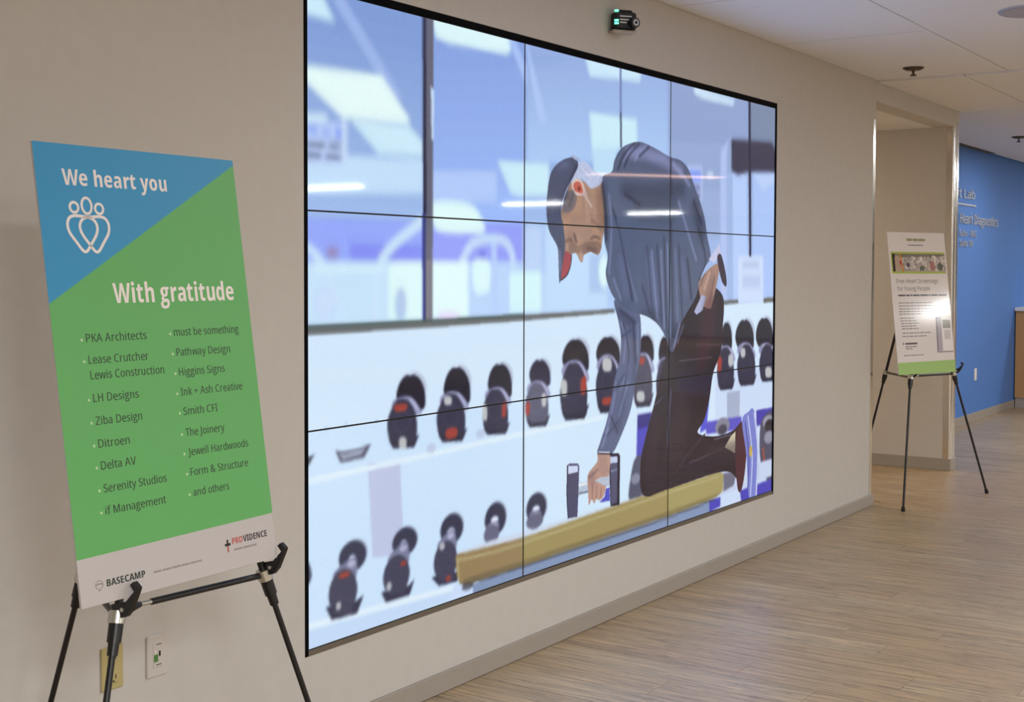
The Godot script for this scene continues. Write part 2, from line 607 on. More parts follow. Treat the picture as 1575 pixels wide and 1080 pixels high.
func build_shell() -> void:
	# floor: slab and the planks laid on it
	var fl := structure("floor")
	part(fl, "slab", boxes([[-7.2, -0.12, -0.02, 24.2, -0.004, 12.2], [5.2, -0.12, -4.2, 24.2, -0.004, -0.02]]), mats.floors[0])
	var rng := RandomNumberGenerator.new()
	rng.seed = 21
	var pl := BoxMesh.new()
	pl.size = Vector3(0.1785, 0.004, 1.0)
	var i := 0
	var x := 0.36
	while x < 12.2:
		var x1 := x + 0.18
		var z := 0.012
		if x >= 5.25 and x1 <= 7.02: z = -1.6
		elif x >= 7.12: z = -0.725
		var top := 2.1
		var first := true
		while z < top:
			var len := 1.22
			if first: len = [0.42, 0.98, 0.7, 1.2][i % 4] + 0.2 * rng.randf()
			first = false
			var zz := minf(z + len, top + 0.3)
			var o := part(fl, "plank", pl, mats.floors[rng.randi() % 5], Vector3(x + 0.09, -0.002, (z + zz) / 2))
			o.scale.z = zz - z - 0.0015
			z = zz
		x = x1
		i += 1
	# walls
	solid("wall_back", boxes([
		[-7.0, 0, -0.15, -0.016, 2.77, 0], [-0.016, 0, -0.15, 3.656, 0.292, 0], [-0.016, 2.388, -0.15, 3.656, 2.77, 0],
		[3.656, 0, -0.15, 5.25, 2.77, 0], [5.25, 2.568, -0.15, 7.0, 2.77, 0], [-0.016, 0.292, -0.15, 3.656, 2.388, -0.13]]), mats.wall)
	solid("wall_pier", box(Vector3(7.0, 0, -4.0), Vector3(7.13, 2.77, 0)), mats.alcove)
	solid("wall_alcove_side", box(Vector3(5.1, 0, -4.0), Vector3(5.25, 2.77, -0.15)), mats.alcove)
	solid("wall_alcove_back", box(Vector3(5.1, 0, -4.15), Vector3(7.13, 2.77, -4.0)), mats.alcove)
	solid("wall_blue", box(Vector3(7.13, 0, -0.88), Vector3(24.0, 2.77, -0.73)), mats.blue)
	solid("wall_left", box(Vector3(-7.15, 0, -0.15), Vector3(-7.0, 2.77, 12.15)), mats.wall)
	solid("wall_right", box(Vector3(24.0, 0, -0.88), Vector3(24.15, 2.77, 12.15)), mats.wall)
	solid("wall_front", box(Vector3(-7.0, 0, 12.0), Vector3(24.0, 2.77, 12.15)), mats.wall)
	# baseboards
	solid("baseboard_back", box(Vector3(-7.0, 0, 0), Vector3(5.262, 0.072, 0.012), 0.002), mats.base)
	solid("baseboard_pier", boxes([[6.988, 0, -4.0, 7.0, 0.09, 0.012], [7.0, 0, 0, 7.142, 0.09, 0.012]], 0.002), mats.base)
	solid("baseboard_blue", box(Vector3(7.13, 0, -0.73), Vector3(12.05, 0.09, -0.718), 0.002), mats.base)
	# ceiling: slab, and the plaster panels hung under it with open joints
	var ce := structure("ceiling")
	part(ce, "slab", boxes([[-7.2, 2.77, -0.15, 24.2, 2.9, 12.2], [5.1, 2.77, -4.2, 24.2, 2.9, -0.15]]), mats.ceiling)
	var g := 0.008
	for q in [[-7, -1.22, 0, 0.797], [-1.22, 0, 0, 0.797], [0, 1.22, 0, 0.797], [1.22, 2.442, 0, 0.797], [2.442, 3.67, 0, 0.797], [3.67, 5.27, 0, 0.797], [-7, 1.22, 0.797, 2.6], [1.22, 5.27, 0.797, 2.6], [-7, 5.27, 2.6, 12]]:
		part(ce, "ceiling_panel", box(Vector3(q[0] + g / 2, 2.70, q[2] + g / 2), Vector3(q[1] - g / 2, 2.7155, q[3] - g / 2)), mats.ceiling)
	for q in [[5.27, 7.13, 0, 0.54], [5.27, 24, 0.54, 2.6], [5.27, 24, 2.6, 12], [7.13, 24, -0.705, 0.54]]:
		part(ce, "ceiling_panel", box(Vector3(q[0] + g / 4, 2.688, q[2] + g / 2), Vector3(q[1] - g / 4, 2.7155, q[3] - g / 2)), mats.ceiling)
	part(ce, "passage_ceiling", box(Vector3(5.251, 2.568, -4.0), Vector3(6.999, 2.76, -0.151)), mats.ceiling)

func build_video_wall() -> void:
	var pic := gym_picture()
	var screen := mat(Color(0.006, 0.006, 0.008), 0.035, 0.0, 0.5)
	screen.emission_enabled = true
	screen.emission = Color.WHITE
	screen.emission_operator = BaseMaterial3D.EMISSION_OP_MULTIPLY
	screen.emission_texture = pic
	screen.emission_energy_multiplier = 0.84
	screen.texture_repeat = false
	var v := thing("video_wall", "large video wall of nine screens showing a man lifting a dumbbell in a gym", "video wall", Vector3(0, 0.311, 0))
	var pw := 1.2135
	var ph := 0.6835
	var rng := RandomNumberGenerator.new()
	rng.seed = 4
	for row in 3:
		for column in 3:
			var mid := Vector3(pw * (column + 0.5), ph * (2.5 - row), 0)
			var p := part(v, "display_panel", box(Vector3(-pw / 2, -ph / 2, -0.10), Vector3(pw / 2, ph / 2, -0.0025), 0.0008), mats.black, mid)
			p.rotation = Vector3(rng.randf_range(-1, 1) * 0.0005, rng.randf_range(-1, 1) * 0.0005, 0)
			var st := begin()
			var bx := 0.0042
			var hx := pw / 2 - bx
			var hy := ph / 2 - 0.0028
			var u0 := column / 3.0
			var v0 := row / 3.0
			for q in [[-1, -1], [-1, 1], [1, 1], [-1, -1], [1, 1], [1, -1]]:
				st.set_normal(Vector3(0, 0, 1))
				st.set_uv(Vector2(u0 + (0.5 + q[0] * 0.498) / 3.0, v0 + (0.5 - q[1] * 0.498) / 3.0))
				st.add_vertex(Vector3(q[0] * hx, q[1] * hy, -0.0022))
			part(p, "screen", st.commit(), screen)
	# surround
	part(v, "frame_bar", box(Vector3(-0.015, -0.018, -0.1), Vector3(-0.0005, 2.0755, 0.002), 0.001), mats.surround)
	part(v, "frame_bar", box(Vector3(3.641, -0.018, -0.1), Vector3(3.655, 2.0755, 0.002), 0.001), mats.surround)
	part(v, "frame_bar", box(Vector3(-0.0005, 2.051, -0.1), Vector3(3.641, 2.0755, 0.002), 0.001), mats.surround)
	part(v, "ledge", box(Vector3(-0.0005, -0.018, -0.1), Vector3(3.641, -0.001, 0.002), 0.001), mats.bronze)  # paler than the bars: ceiling light on the sill, put into its colour
	# the light the screens throw into the room
	var a := AreaLight3D.new()
	a.name = "screen_light"
	v.add_child(a, true)
	a.area_size = Vector2(3.6, 2.0)
	a.position = Vector3(1.82, 1.025, 0.01)
	a.rotation.y = PI
	a.light_color = Color(0.66, 0.76, 1.0)
	a.light_energy = 1.5
	a.area_range = 30.0
	a.shadow_enabled = true

const POSTER_LINES := [
	["We heart you",0.0644,0.8416,0.2792,0.0336,1],
	["With gratitude",0.1626,0.5987,0.3505,0.0422,1],
	["PKA Architects",0.0804,0.5206,0.1594,0.0171,0],
	["Lease Crutcher",0.0811,0.4767,0.1577,0.0170,0],
	["Lewis Construction",0.0818,0.4452,0.1962,0.0170,0],
	["LH Designs",0.0822,0.3992,0.1189,0.0169,0],
	["Ziba Design",0.0825,0.3529,0.1207,0.0168,0],
	["Ditroen",0.0829,0.3069,0.0806,0.0168,0],
	["Delta AV",0.0835,0.2626,0.0912,0.0167,0],
	["Serenity Studios",0.0840,0.2166,0.1676,0.0167,0],
	["if Management",0.0829,0.1725,0.1603,0.0166,0],
	["must be something",0.3178,0.5237,0.1975,0.0170,0],
	["Pathway Design",0.3187,0.4800,0.1627,0.0169,0],
	["Higgins Signs",0.3199,0.4370,0.1380,0.0169,0],
	["Ink + Ash Creative",0.3190,0.3935,0.1883,0.0168,0],
	["Smith CFI",0.3202,0.3512,0.1018,0.0167,0],
	["The Joinery",0.3194,0.3054,0.1174,0.0167,0],
	["Jewell Hardwoods",0.3204,0.2631,0.1847,0.0166,0],
	["Form & Structure",0.3214,0.2194,0.1766,0.0166,0],
	["and others",0.3224,0.1754,0.1082,0.0165,0],
	["BASECAMP",0.0667,0.0317,0.0996,0.0138,2],
	["PROVIDENCE",0.4217,0.0541,0.1112,0.0140,2]
]

func build_easels() -> void:
	easel("black tripod easel holding the green and blue thank-you poster", Vector3(-1.547, 0, 0.81), Vector3(-0.602, 0, 0.759), Vector3(-1.14, 0, 0.065), Vector3(-1.08, 1.492, 0.569), 0.80, 0.0085)
	easel("black tripod easel holding the heart screening poster by the passage", Vector3(5.132, 0, 0.243), Vector3(6.129, 0, 0.497), Vector3(5.799, 0, -0.291), Vector3(5.688, 1.662, 0.143), 0.815, 0.0095)
	# thank-you poster
	var w := 0.5588
	var h := 0.926
	var p := board("green and blue thank-you poster with a list of names", Vector3(-1.1418, 0.8473, 0.7156), w, h, 0.147, 0.032, 0.98)
	var blue := mat(rgb(44, 144, 198), 0.5)
	var green := mat(rgb(94, 172, 96), 0.5)
	flat(p, "blue_print", [[0.0, 0.6002], [w - 0.004, 0.912], [w, 0.912], [w, h], [0, h]], blue)
	flat(p, "green_print", [[0, 0.0952], [w, 0.1033], [w, 0.912], [w - 0.004, 0.912], [0.0, 0.6002]], green)
	for q in POSTER_LINES:
		var m: Material = mats.print_white if q[5] == 1 else mats.ink
		if q[0] == "PROVIDENCE":
			writing(p, "PRO", q[1], q[2], q[3] * 0.29, q[4], mat(rgb(190, 84, 74), 0.5), 700, 0.0005, 0.0)
			writing(p, "VIDENCE", q[1] + q[3] * 0.31, q[2], q[3] * 0.69, q[4], mat(rgb(52, 40, 44), 0.5), 700, 0.0005, 0.0)
			continue
		writing(p, q[0], q[1], q[2], q[3], q[4], m, 700 if q[5] > 0 else 400, 0.0006, 0.0)
		if q[5] == 0 and q[0] != "Lewis Construction":
			strip(p, "bullet", q[1] - 0.0135, q[2] + 0.0025, q[1] - 0.0085, q[2] + 0.0075, mat(rgb(190, 214, 176), 0.5))
	# emblem: three heads over two joined hearts
	for q in [[0.0859, 0.7962, 0.0105, 0.0105], [0.1182, 0.8006, 0.0125, 0.0165], [0.1498, 0.7955, 0.0105, 0.0105]]:
		part(p, "emblem", band(disc_points(q[0], q[1], q[2], q[3], 24), 0.0055, -0.0002, 0.0007, true), mats.print_white)
	for s in [1.0, -1.0]:
		var c := 0.1178
		var pts := []
		for q in [[-0.0152, -0.0495], [-0.036, -0.028], [-0.050, -0.009], [-0.0525, 0.008], [-0.046, 0.020], [-0.033, 0.0245], [-0.014, 0.0235], [0.010, 0.020], [0.0215, 0.007], [0.0195, -0.010], [0.005, -0.030]]:
			pts.append(Vector2(c + s * q[0], 0.7545 + q[1]))
		part(p, "emblem", band(smooth(pts, true), 0.0062, -0.0002, 0.0007, true), mats.print_white)
	part(p, "emblem", band(disc_points(0.048, 0.0385, 0.009, 0.0085, 20), 0.0015, -0.0002, 0.0005, true), mat(rgb(150, 140, 142), 0.5))
	part(p, "emblem", band([Vector2(0.040, 0.039), Vector2(0.048, 0.041), Vector2(0.056, 0.039)], 0.0015, -0.0002, 0.0005), mat(rgb(110, 100, 104), 0.5))
	strip(p, "emblem", 0.0445, 0.0265, 0.0515, 0.0285, mat(rgb(150, 140, 142), 0.5))
	var red := mat(rgb(176, 90, 84), 0.5)
	var dark := mat(rgb(34, 26, 30), 0.5)
	strip(p, "cross", 0.4048, 0.0395, 0.4092, 0.0535, red)
	strip(p, "cross", 0.4045, 0.0535, 0.4095, 0.0665, dark)
	strip(p, "cross", 0.3985, 0.0530, 0.4155, 0.0585, dark)
	var pale := mat(rgb(150, 142, 140), 0.5)
	for q in [[0.1894, 0.2105], [0.2135, 0.2375], [0.2405, 0.2655], [0.268, 0.290], [0.2935, 0.309], [0.311, 0.3259]]:
		strip(p, "small_print", q[0], 0.0345, q[1], 0.0385, pale)
	for q in [[0.4254, 0.452], [0.455, 0.478], [0.480, 0.4963]]:
		strip(p, "small_print", q[0], 0.0395, q[1], 0.0435, pale)
	# heart screening poster
	var h2 := 0.912
	var s := board("white heart screening poster with a photo strip and a green foot", Vector3(5.4284, 0.8456, 0.2973), w, h2, 0.122, -0.386, 0.99)
	s.get_child(0).material_override = gloss(rgb(228, 220, 220))
	flat(s, "green_foot", [[0, 0], [w, 0], [w, 0.079], [0, 0.076]], gloss(rgb(160, 198, 118)))
	var lime := gloss(rgb(176, 190, 92))
	strip(s, "green_border", 0.016, 0.645, 0.544, 0.785, lime, 0.0003)
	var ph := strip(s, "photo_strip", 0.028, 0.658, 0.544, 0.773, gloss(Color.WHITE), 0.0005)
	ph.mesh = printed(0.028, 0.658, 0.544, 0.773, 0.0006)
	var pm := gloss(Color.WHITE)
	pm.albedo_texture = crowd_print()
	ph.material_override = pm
	var grey := gloss(rgb(126, 122, 128))
	var dk := gloss(rgb(92, 84, 90))
	var olive := gloss(rgb(150, 156, 120))
	for q in [[0.18, 0.235], [0.24, 0.29], [0.295, 0.36]]:
		strip(s, "logo_print", q[0], 0.856, q[1], 0.872, olive)
	strip(s, "logo_print", 0.19, 0.826, 0.335, 0.832, grey)
	writing(s, "Free Heart Screenings", 0.0513, 0.583, 0.405, 0.028, grey, 400, 0.0006, 0.0)
	writing(s, "for Young People", 0.0535, 0.5345, 0.317, 0.028, grey, 400, 0.0006, 0.0)
	for q in [[0.056, 0.125], [0.131, 0.166], [0.172, 0.19], [0.196, 0.262], [0.268, 0.345], [0.352, 0.37], [0.378, 0.44], [0.446, 0.53]]:
		strip(s, "small_print", q[0], 0.499, q[1], 0.510, dk)
	for q in [[0.0523, 0.384, 0.4535], [0.0523, 0.384, 0.434], [0.052, 0.40, 0.415], [0.051, 0.39, 0.398], [0.05, 0.27, 0.3815], [0.054, 0.192, 0.356], [0.056, 0.215, 0.339], [0.062, 0.235, 0.322], [0.062, 0.212, 0.305], [0.062, 0.229, 0.288], [0.065, 0.338, 0.2605], [0.062, 0.30, 0.239], [0.085, 0.20, 0.173], [0.0856, 0.155, 0.160], [0.0638, 0.2528, 0.1175]]:
		var a: float = q[0]
		var n := 0
		while a < q[1]:
			var wl: float = [0.034, 0.021, 0.042, 0.027, 0.016][n % 5]
			strip(s, "small_print", a, q[2], minf(a + wl, q[1]), q[2] + 0.006, grey)
			a += wl + 0.006
			n += 1
	strip(s, "cross", 0.063, 0.187, 0.067, 0.204, dk)
	strip(s, "cross", 0.057, 0.194, 0.073, 0.1985, dk)
	strip(s, "logo_print", 0.083, 0.190, 0.20, 0.201, dk)
	# leaflet pictured on the poster
	flat(s, "leaflet_print", [[0.402, 0.362], [0.455, 0.362], [0.448, 0.140], [0.391, 0.137]], gloss(rgb(178, 170, 182)))
	flat(s, "leaflet_print", [[0.402, 0.362], [0.415, 0.362], [0.404, 0.141], [0.391, 0.137]], gloss(rgb(132, 126, 142)), 0.0005)
	flat(s, "leaflet_print", [[0.455, 0.358], [0.551, 0.352], [0.551, 0.140], [0.448, 0.140]], gloss(rgb(238, 232, 234)))
	flat(s, "leaflet_print", [[0.465, 0.344], [0.543, 0.340], [0.541, 0.286], [0.463, 0.288]], gloss(rgb(150, 146, 140)), 0.0006)
	flat(s, "leaflet_print", [[0.474, 0.278], [0.535, 0.277], [0.533, 0.215], [0.472, 0.215]], gloss(rgb(206, 200, 204)), 0.0006)
	strip(s, "leaflet_print", 0.39, 0.130, 0.551, 0.137, gloss(rgb(140, 134, 140)))

func gloss(c: Color) -> StandardMaterial3D:
	return mat(c, 0.1, 0.0, 0.5)

func printed(x0: float, y0: float, x1: float, y1: float, z: float) -> ArrayMesh:
	var st := begin()
	for q in [[0, 0], [0, 1], [1, 1], [0, 0], [1, 1], [1, 0]]:
		st.set_normal(Vector3(0, 0, 1))
		st.set_uv(Vector2(q[0], 1 - q[1]))
		st.add_vertex(Vector3(lerpf(x0, x1, q[0]), lerpf(y0, y1, q[1]), z))
	return st.commit()

# print of a crowded room, its tones lightened to hold the glare over the strip
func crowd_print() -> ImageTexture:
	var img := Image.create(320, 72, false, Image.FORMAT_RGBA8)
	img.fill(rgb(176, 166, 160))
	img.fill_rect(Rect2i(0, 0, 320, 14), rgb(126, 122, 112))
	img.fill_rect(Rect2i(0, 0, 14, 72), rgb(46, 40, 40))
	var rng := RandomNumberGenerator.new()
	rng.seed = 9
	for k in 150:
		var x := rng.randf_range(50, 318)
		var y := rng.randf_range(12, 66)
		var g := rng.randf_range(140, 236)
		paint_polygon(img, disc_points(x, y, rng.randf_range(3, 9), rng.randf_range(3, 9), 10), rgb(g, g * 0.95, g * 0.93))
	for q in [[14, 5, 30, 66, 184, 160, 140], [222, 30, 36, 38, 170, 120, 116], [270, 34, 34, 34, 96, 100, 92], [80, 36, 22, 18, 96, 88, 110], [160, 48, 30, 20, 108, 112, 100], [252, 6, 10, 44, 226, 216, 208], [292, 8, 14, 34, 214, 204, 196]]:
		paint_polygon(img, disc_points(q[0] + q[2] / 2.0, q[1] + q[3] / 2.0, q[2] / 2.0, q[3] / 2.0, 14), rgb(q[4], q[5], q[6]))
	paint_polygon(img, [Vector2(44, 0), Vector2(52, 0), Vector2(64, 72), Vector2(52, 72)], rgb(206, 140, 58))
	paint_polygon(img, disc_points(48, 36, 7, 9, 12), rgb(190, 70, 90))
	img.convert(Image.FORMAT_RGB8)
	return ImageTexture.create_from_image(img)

func build_sign_wall() -> void:
	var t := thing("wall_sign", "raised metal lettering for heart diagnostics on the blue wall", "sign", Vector3(9.2, 1.73, -0.73))
	writing(t, "Heart Lab", 0.02, 0.465, 1.10, 0.085, mats.letter, 400, 0.015)
	part(t, "rule", box(Vector3(0.0, 0.395, 0), Vector3(1.18, 0.412, 0.012), 0.002), mats.letter)
	writing(t, "Heart Diagnostics", 0.62, 0.222, 1.40, 0.095, mats.letter, 400, 0.015)
	writing(t, "Echo - EKG", 0.62, 0.098, 0.58, 0.062, mats.letter, 400, 0.012)
	writing(t, "Suite 18", 0.62, 0.002, 0.46, 0.06, mats.letter, 400, 0.012)
	# wood-faced counter that stands out from the blue wall
	var c := thing("reception_counter", "wood-faced reception counter with a white top against the blue wall", "counter", Vector3(12.05, 0, 0))
	part(c, "wood_panel", box(Vector3(0, 0.11, -0.72), Vector3(0.5, 1.06, 1.4), 0.003), mats.wood)
	part(c, "worktop", box(Vector3(-0.03, 1.06, -0.725), Vector3(0.56, 1.10, 1.45), 0.004), mats.white_metal)
	part(c, "plinth", box(Vector3(0.01, 0.0, -0.715), Vector3(0.49, 0.11, 1.38), 0.002), mats.base)

func outlet(called: String, label: String, at: Vector3, m: Material, kind: int) -> void:
	var t := thing(called, label, "outlet", at)
	part(t, "cover_plate", box(Vector3(-0.036, -0.058, 0), Vector3(0.036, 0.058, 0.006), 0.003), m)
	var slot := mat(rgb(30, 26, 24), 0.6)
	if kind == 0:
		for y in [-0.026, 0.026]:
			var s := part(t, "socket", box(Vector3(-0.017, y - 0.015, 0.004), Vector3(0.017, y + 0.015, 0.0085), 0.002), m)
			part(s, "slot", boxes([[-0.009, y - 0.003, 0.008, -0.006, y + 0.008, 0.0088], [0.006, y - 0.003, 0.008, 0.009, y + 0.008, 0.0088]]), slot)
			part(s, "slot", tube([[Vector3(0, y - 0.009, 0.008), 0.003], [Vector3(0, y - 0.009, 0.0089), 0.003]]), slot)
		part(t, "screw", tube([[Vector3(0, 0, 0.005), 0.0035], [Vector3(0, 0, 0.0072), 0.0035]]), slot)
	else:
		part(t, "insert", box(Vector3(-0.017, -0.034, 0.004), Vector3(0.017, 0.036, 0.0075), 0.002), m)
		part(t, "green_jack", box(Vector3(-0.014, -0.016, 0.007), Vector3(0.0, 0.004, 0.0095), 0.001), mat(rgb(78, 128, 62), 0.5))
		part(t, "port", box(Vector3(0.003, -0.002, 0.007), Vector3(0.009, 0.012, 0.0085)), slot)
		part(t, "clip", box(Vector3(-0.014, 0.008, 0.007), Vector3(-0.006, 0.014, 0.010), 0.001), mats.print_white)
		for y in [-0.026, 0.030]:
			part(t, "slot", box(Vector3(-0.006, y, 0.007), Vector3(0.012, y + 0.0022, 0.0079)), slot)

func sprinkler(at: Vector3, label: String) -> void:
	var t := thing("fire_sprinkler", label, "sprinkler", at)
	var m := mat(rgb(92, 80, 66), 0.4, 0.5)
	part(t, "escutcheon", tube([[Vector3.ZERO, 0.062], [Vector3(0, -0.006, 0), 0.060], [Vector3(0, -0.016, 0), 0.040]], 24), m)
	part(t, "stem", tube([[Vector3(0, -0.014, 0), 0.014], [Vector3(0, -0.024, 0), 0.008], [Vector3(0, -0.040, 0), 0.006]]), m)
	part(t, "deflector", tube([[Vector3(0, -0.038, 0), 0.008], [Vector3(0, -0.046, 0), 0.020], [Vector3(0, -0.049, 0), 0.020]], 16), m)

func guard(label: String, x: float, side: float, low: float, high: float) -> void:
	# side -1: the wall lies towards -x of the corner; +1: towards +x
	var t := thing("corner_guard", label, "corner guard", Vector3(x, 0, 0), "steel corner guards at the passage")
	var st := begin()
	var r := 0.012
	var leg := 0.05
	var k := 0.0025
	var prof := [Vector2(side * leg, 0.0), Vector2(side * leg, k)]
	for i in 9:
		var a := PI / 2 * i / 8.0
		prof.append(Vector2(side * (r - k) - side * r * sin(a), k - r + r * cos(a)))
	prof.append(Vector2(-side * k, -leg))
	for i in prof.size() - 1:
		var a: Vector2 = prof[i]
		var b: Vector2 = prof[i + 1]
		var na := Vector3(0, 0, 1)
		var nb := Vector3(0, 0, 1)
		if i >= 2:
			var ka := mini(i - 2, 8)
			var kb := mini(i - 1, 8)
			na = Vector3(-side * sin(PI / 2 * ka / 8.0), 0, cos(PI / 2 * ka / 8.0))
			nb = Vector3(-side * sin(PI / 2 * kb / 8.0), 0, cos(PI / 2 * kb / 8.0))
		var q := [[a, low, na], [b, low, nb], [b, high, nb], [a, low, na], [b, high, nb], [a, high, na]]
		if side < 0: q = [q[0], q[2], q[1], q[3], q[5], q[4]]
		for e in q:
			st.set_normal(e[2])
			st.add_vertex(Vector3(e[0].x, e[1], e[0].y))
	part(t, "steel_angle", st.commit(), mats.steel)

func build_fittings() -> void:
	guard("steel corner guard on the end of the display wall", 5.25, -1.0, 0.075, 2.452)
	guard("steel corner guard on the pier, on the passage side", 7.0, 1.0, 0.09, 2.566)
	guard("steel corner guard on the pier, on the blue wall side", 7.13, -1.0, 0.09, 2.60)
	outlet("power_outlet", "ivory power outlet behind the easel leg, low on the wall", Vector3(-0.757, 0.447, 0), mat(rgb(182, 168, 116), 0.45), 0)
	outlet("data_outlet", "white data outlet plate with a green jack under the poster", Vector3(-0.606, 0.444, 0), mat(rgb(198, 191, 186), 0.45), 1)
	var o := thing("wall_outlet", "small white outlet low on the blue wall", "outlet", Vector3(10.47, 0.468, -0.73))
	part(o, "cover_plate", box(Vector3(-0.04, -0.06, 0), Vector3(0.04, 0.06, 0.008), 0.003), mats.white_metal)
	part(o, "socket", box(Vector3(-0.018, -0.035, 0.006), Vector3(0.018, 0.035, 0.011), 0.002), mats.print_white)
	sprinkler(Vector3(4.85, 2.70, 0.356), "bronze fire sprinkler on the ceiling near the display wall end")
	sprinkler(Vector3(9.27, 2.688, -0.07), "bronze fire sprinkler on the ceiling above the blue wall")
	var sp := thing("ceiling_speaker", "round grey ceiling speaker grille beside the panel joint", "speaker", Vector3(3.42, 2.70, 1.36))
	part(sp, "trim_ring", tube([[Vector3.ZERO, 0.165], [Vector3(0, -0.006, 0), 0.160], [Vector3(0, -0.006, 0), 0.148]], 40), mat(rgb(196, 190, 190), 0.6))
	part(sp, "grille", tube([[Vector3(0, -0.002, 0), 0.147], [Vector3(0, -0.008, 0), 0.140]], 40), mat(rgb(168, 162, 168), 0.7))
	var sd := thing("slot_diffuser", "black linear air slot in the ceiling along the blue wall", "air vent", Vector3(9.4, 2.688, -0.73))
	part(sd, "frame", boxes([[0, -0.006, 0.001, 1.45, 0.02, 0.006], [0, -0.006, 0.026, 1.45, -0.001, 0.038], [0, -0.006, 0.056, 1.45, -0.001, 0.066]]), mats.bronze)
	for k in 2:
		part(sd, "slot", box(Vector3(0, -0.003, 0.012 + 0.026 * k), Vector3(1.45, 0, 0.030 + 0.026 * k)), mats.black)
	# sensor box above the video wall, on an arm and turned along the corridor
	var s := thing("wall_sensor", "small black sensor box with green indicator lights above the video wall", "sensor", Vector3(1.885, 2.505, 0.05))
	s.rotation.y = -0.62
	part(s, "mount_plate", box(Vector3(-0.058, -0.014, -0.03), Vector3(0.052, -0.003, 0.028), 0.003), mat(rgb(176, 164, 148), 0.5))
	part(s, "wall_arm", tube([[Vector3(0, 0.02, -0.02), 0.012], [Vector3(-0.024, 0.02, -0.054), 0.012]]), mats.black)
	part(s, "housing", box(Vector3(-0.05, 0.0, -0.02), Vector3(0.05, 0.072, 0.03), 0.007), mats.black)
	for y in [0.024, 0.036, 0.050]:
		part(s, "louvre", box(Vector3(-0.030, y, 0.028), Vector3(-0.002 + (y - 0.02) * 0.9, y + 0.006, 0.032), 0.001), mats.silver)
	part(s, "cap", box(Vector3(-0.032, 0.068, -0.012), Vector3(0.036, 0.082, 0.022), 0.006), mats.black)
	var lens := part(s, "lens_barrel", tube([[Vector3(0.03, 0.027, 0.02), 0.023], [Vector3(0.034, 0.026, 0.05), 0.021]], 24), mats.black)
	part(lens, "lens_ring", tube([[Vector3(0.034, 0.026, 0.049), 0.0165], [Vector3(0.0345, 0.026, 0.053), 0.014]], 24), mats.silver)
	part(lens, "lens_glass", tube([[Vector3(0.0345, 0.026, 0.052), 0.0065], [Vector3(0.035, 0.026, 0.0545), 0.0055]], 16), mats.black)
	var led := glow(Color(0.25, 1.0, 0.72), 1.6)
	for y in [0.018, 0.030, 0.070]:
		part(s, "indicator_light", box(Vector3(-0.052, y, 0.022), Vector3(-0.036, y + 0.008, 0.033), 0.001), led)

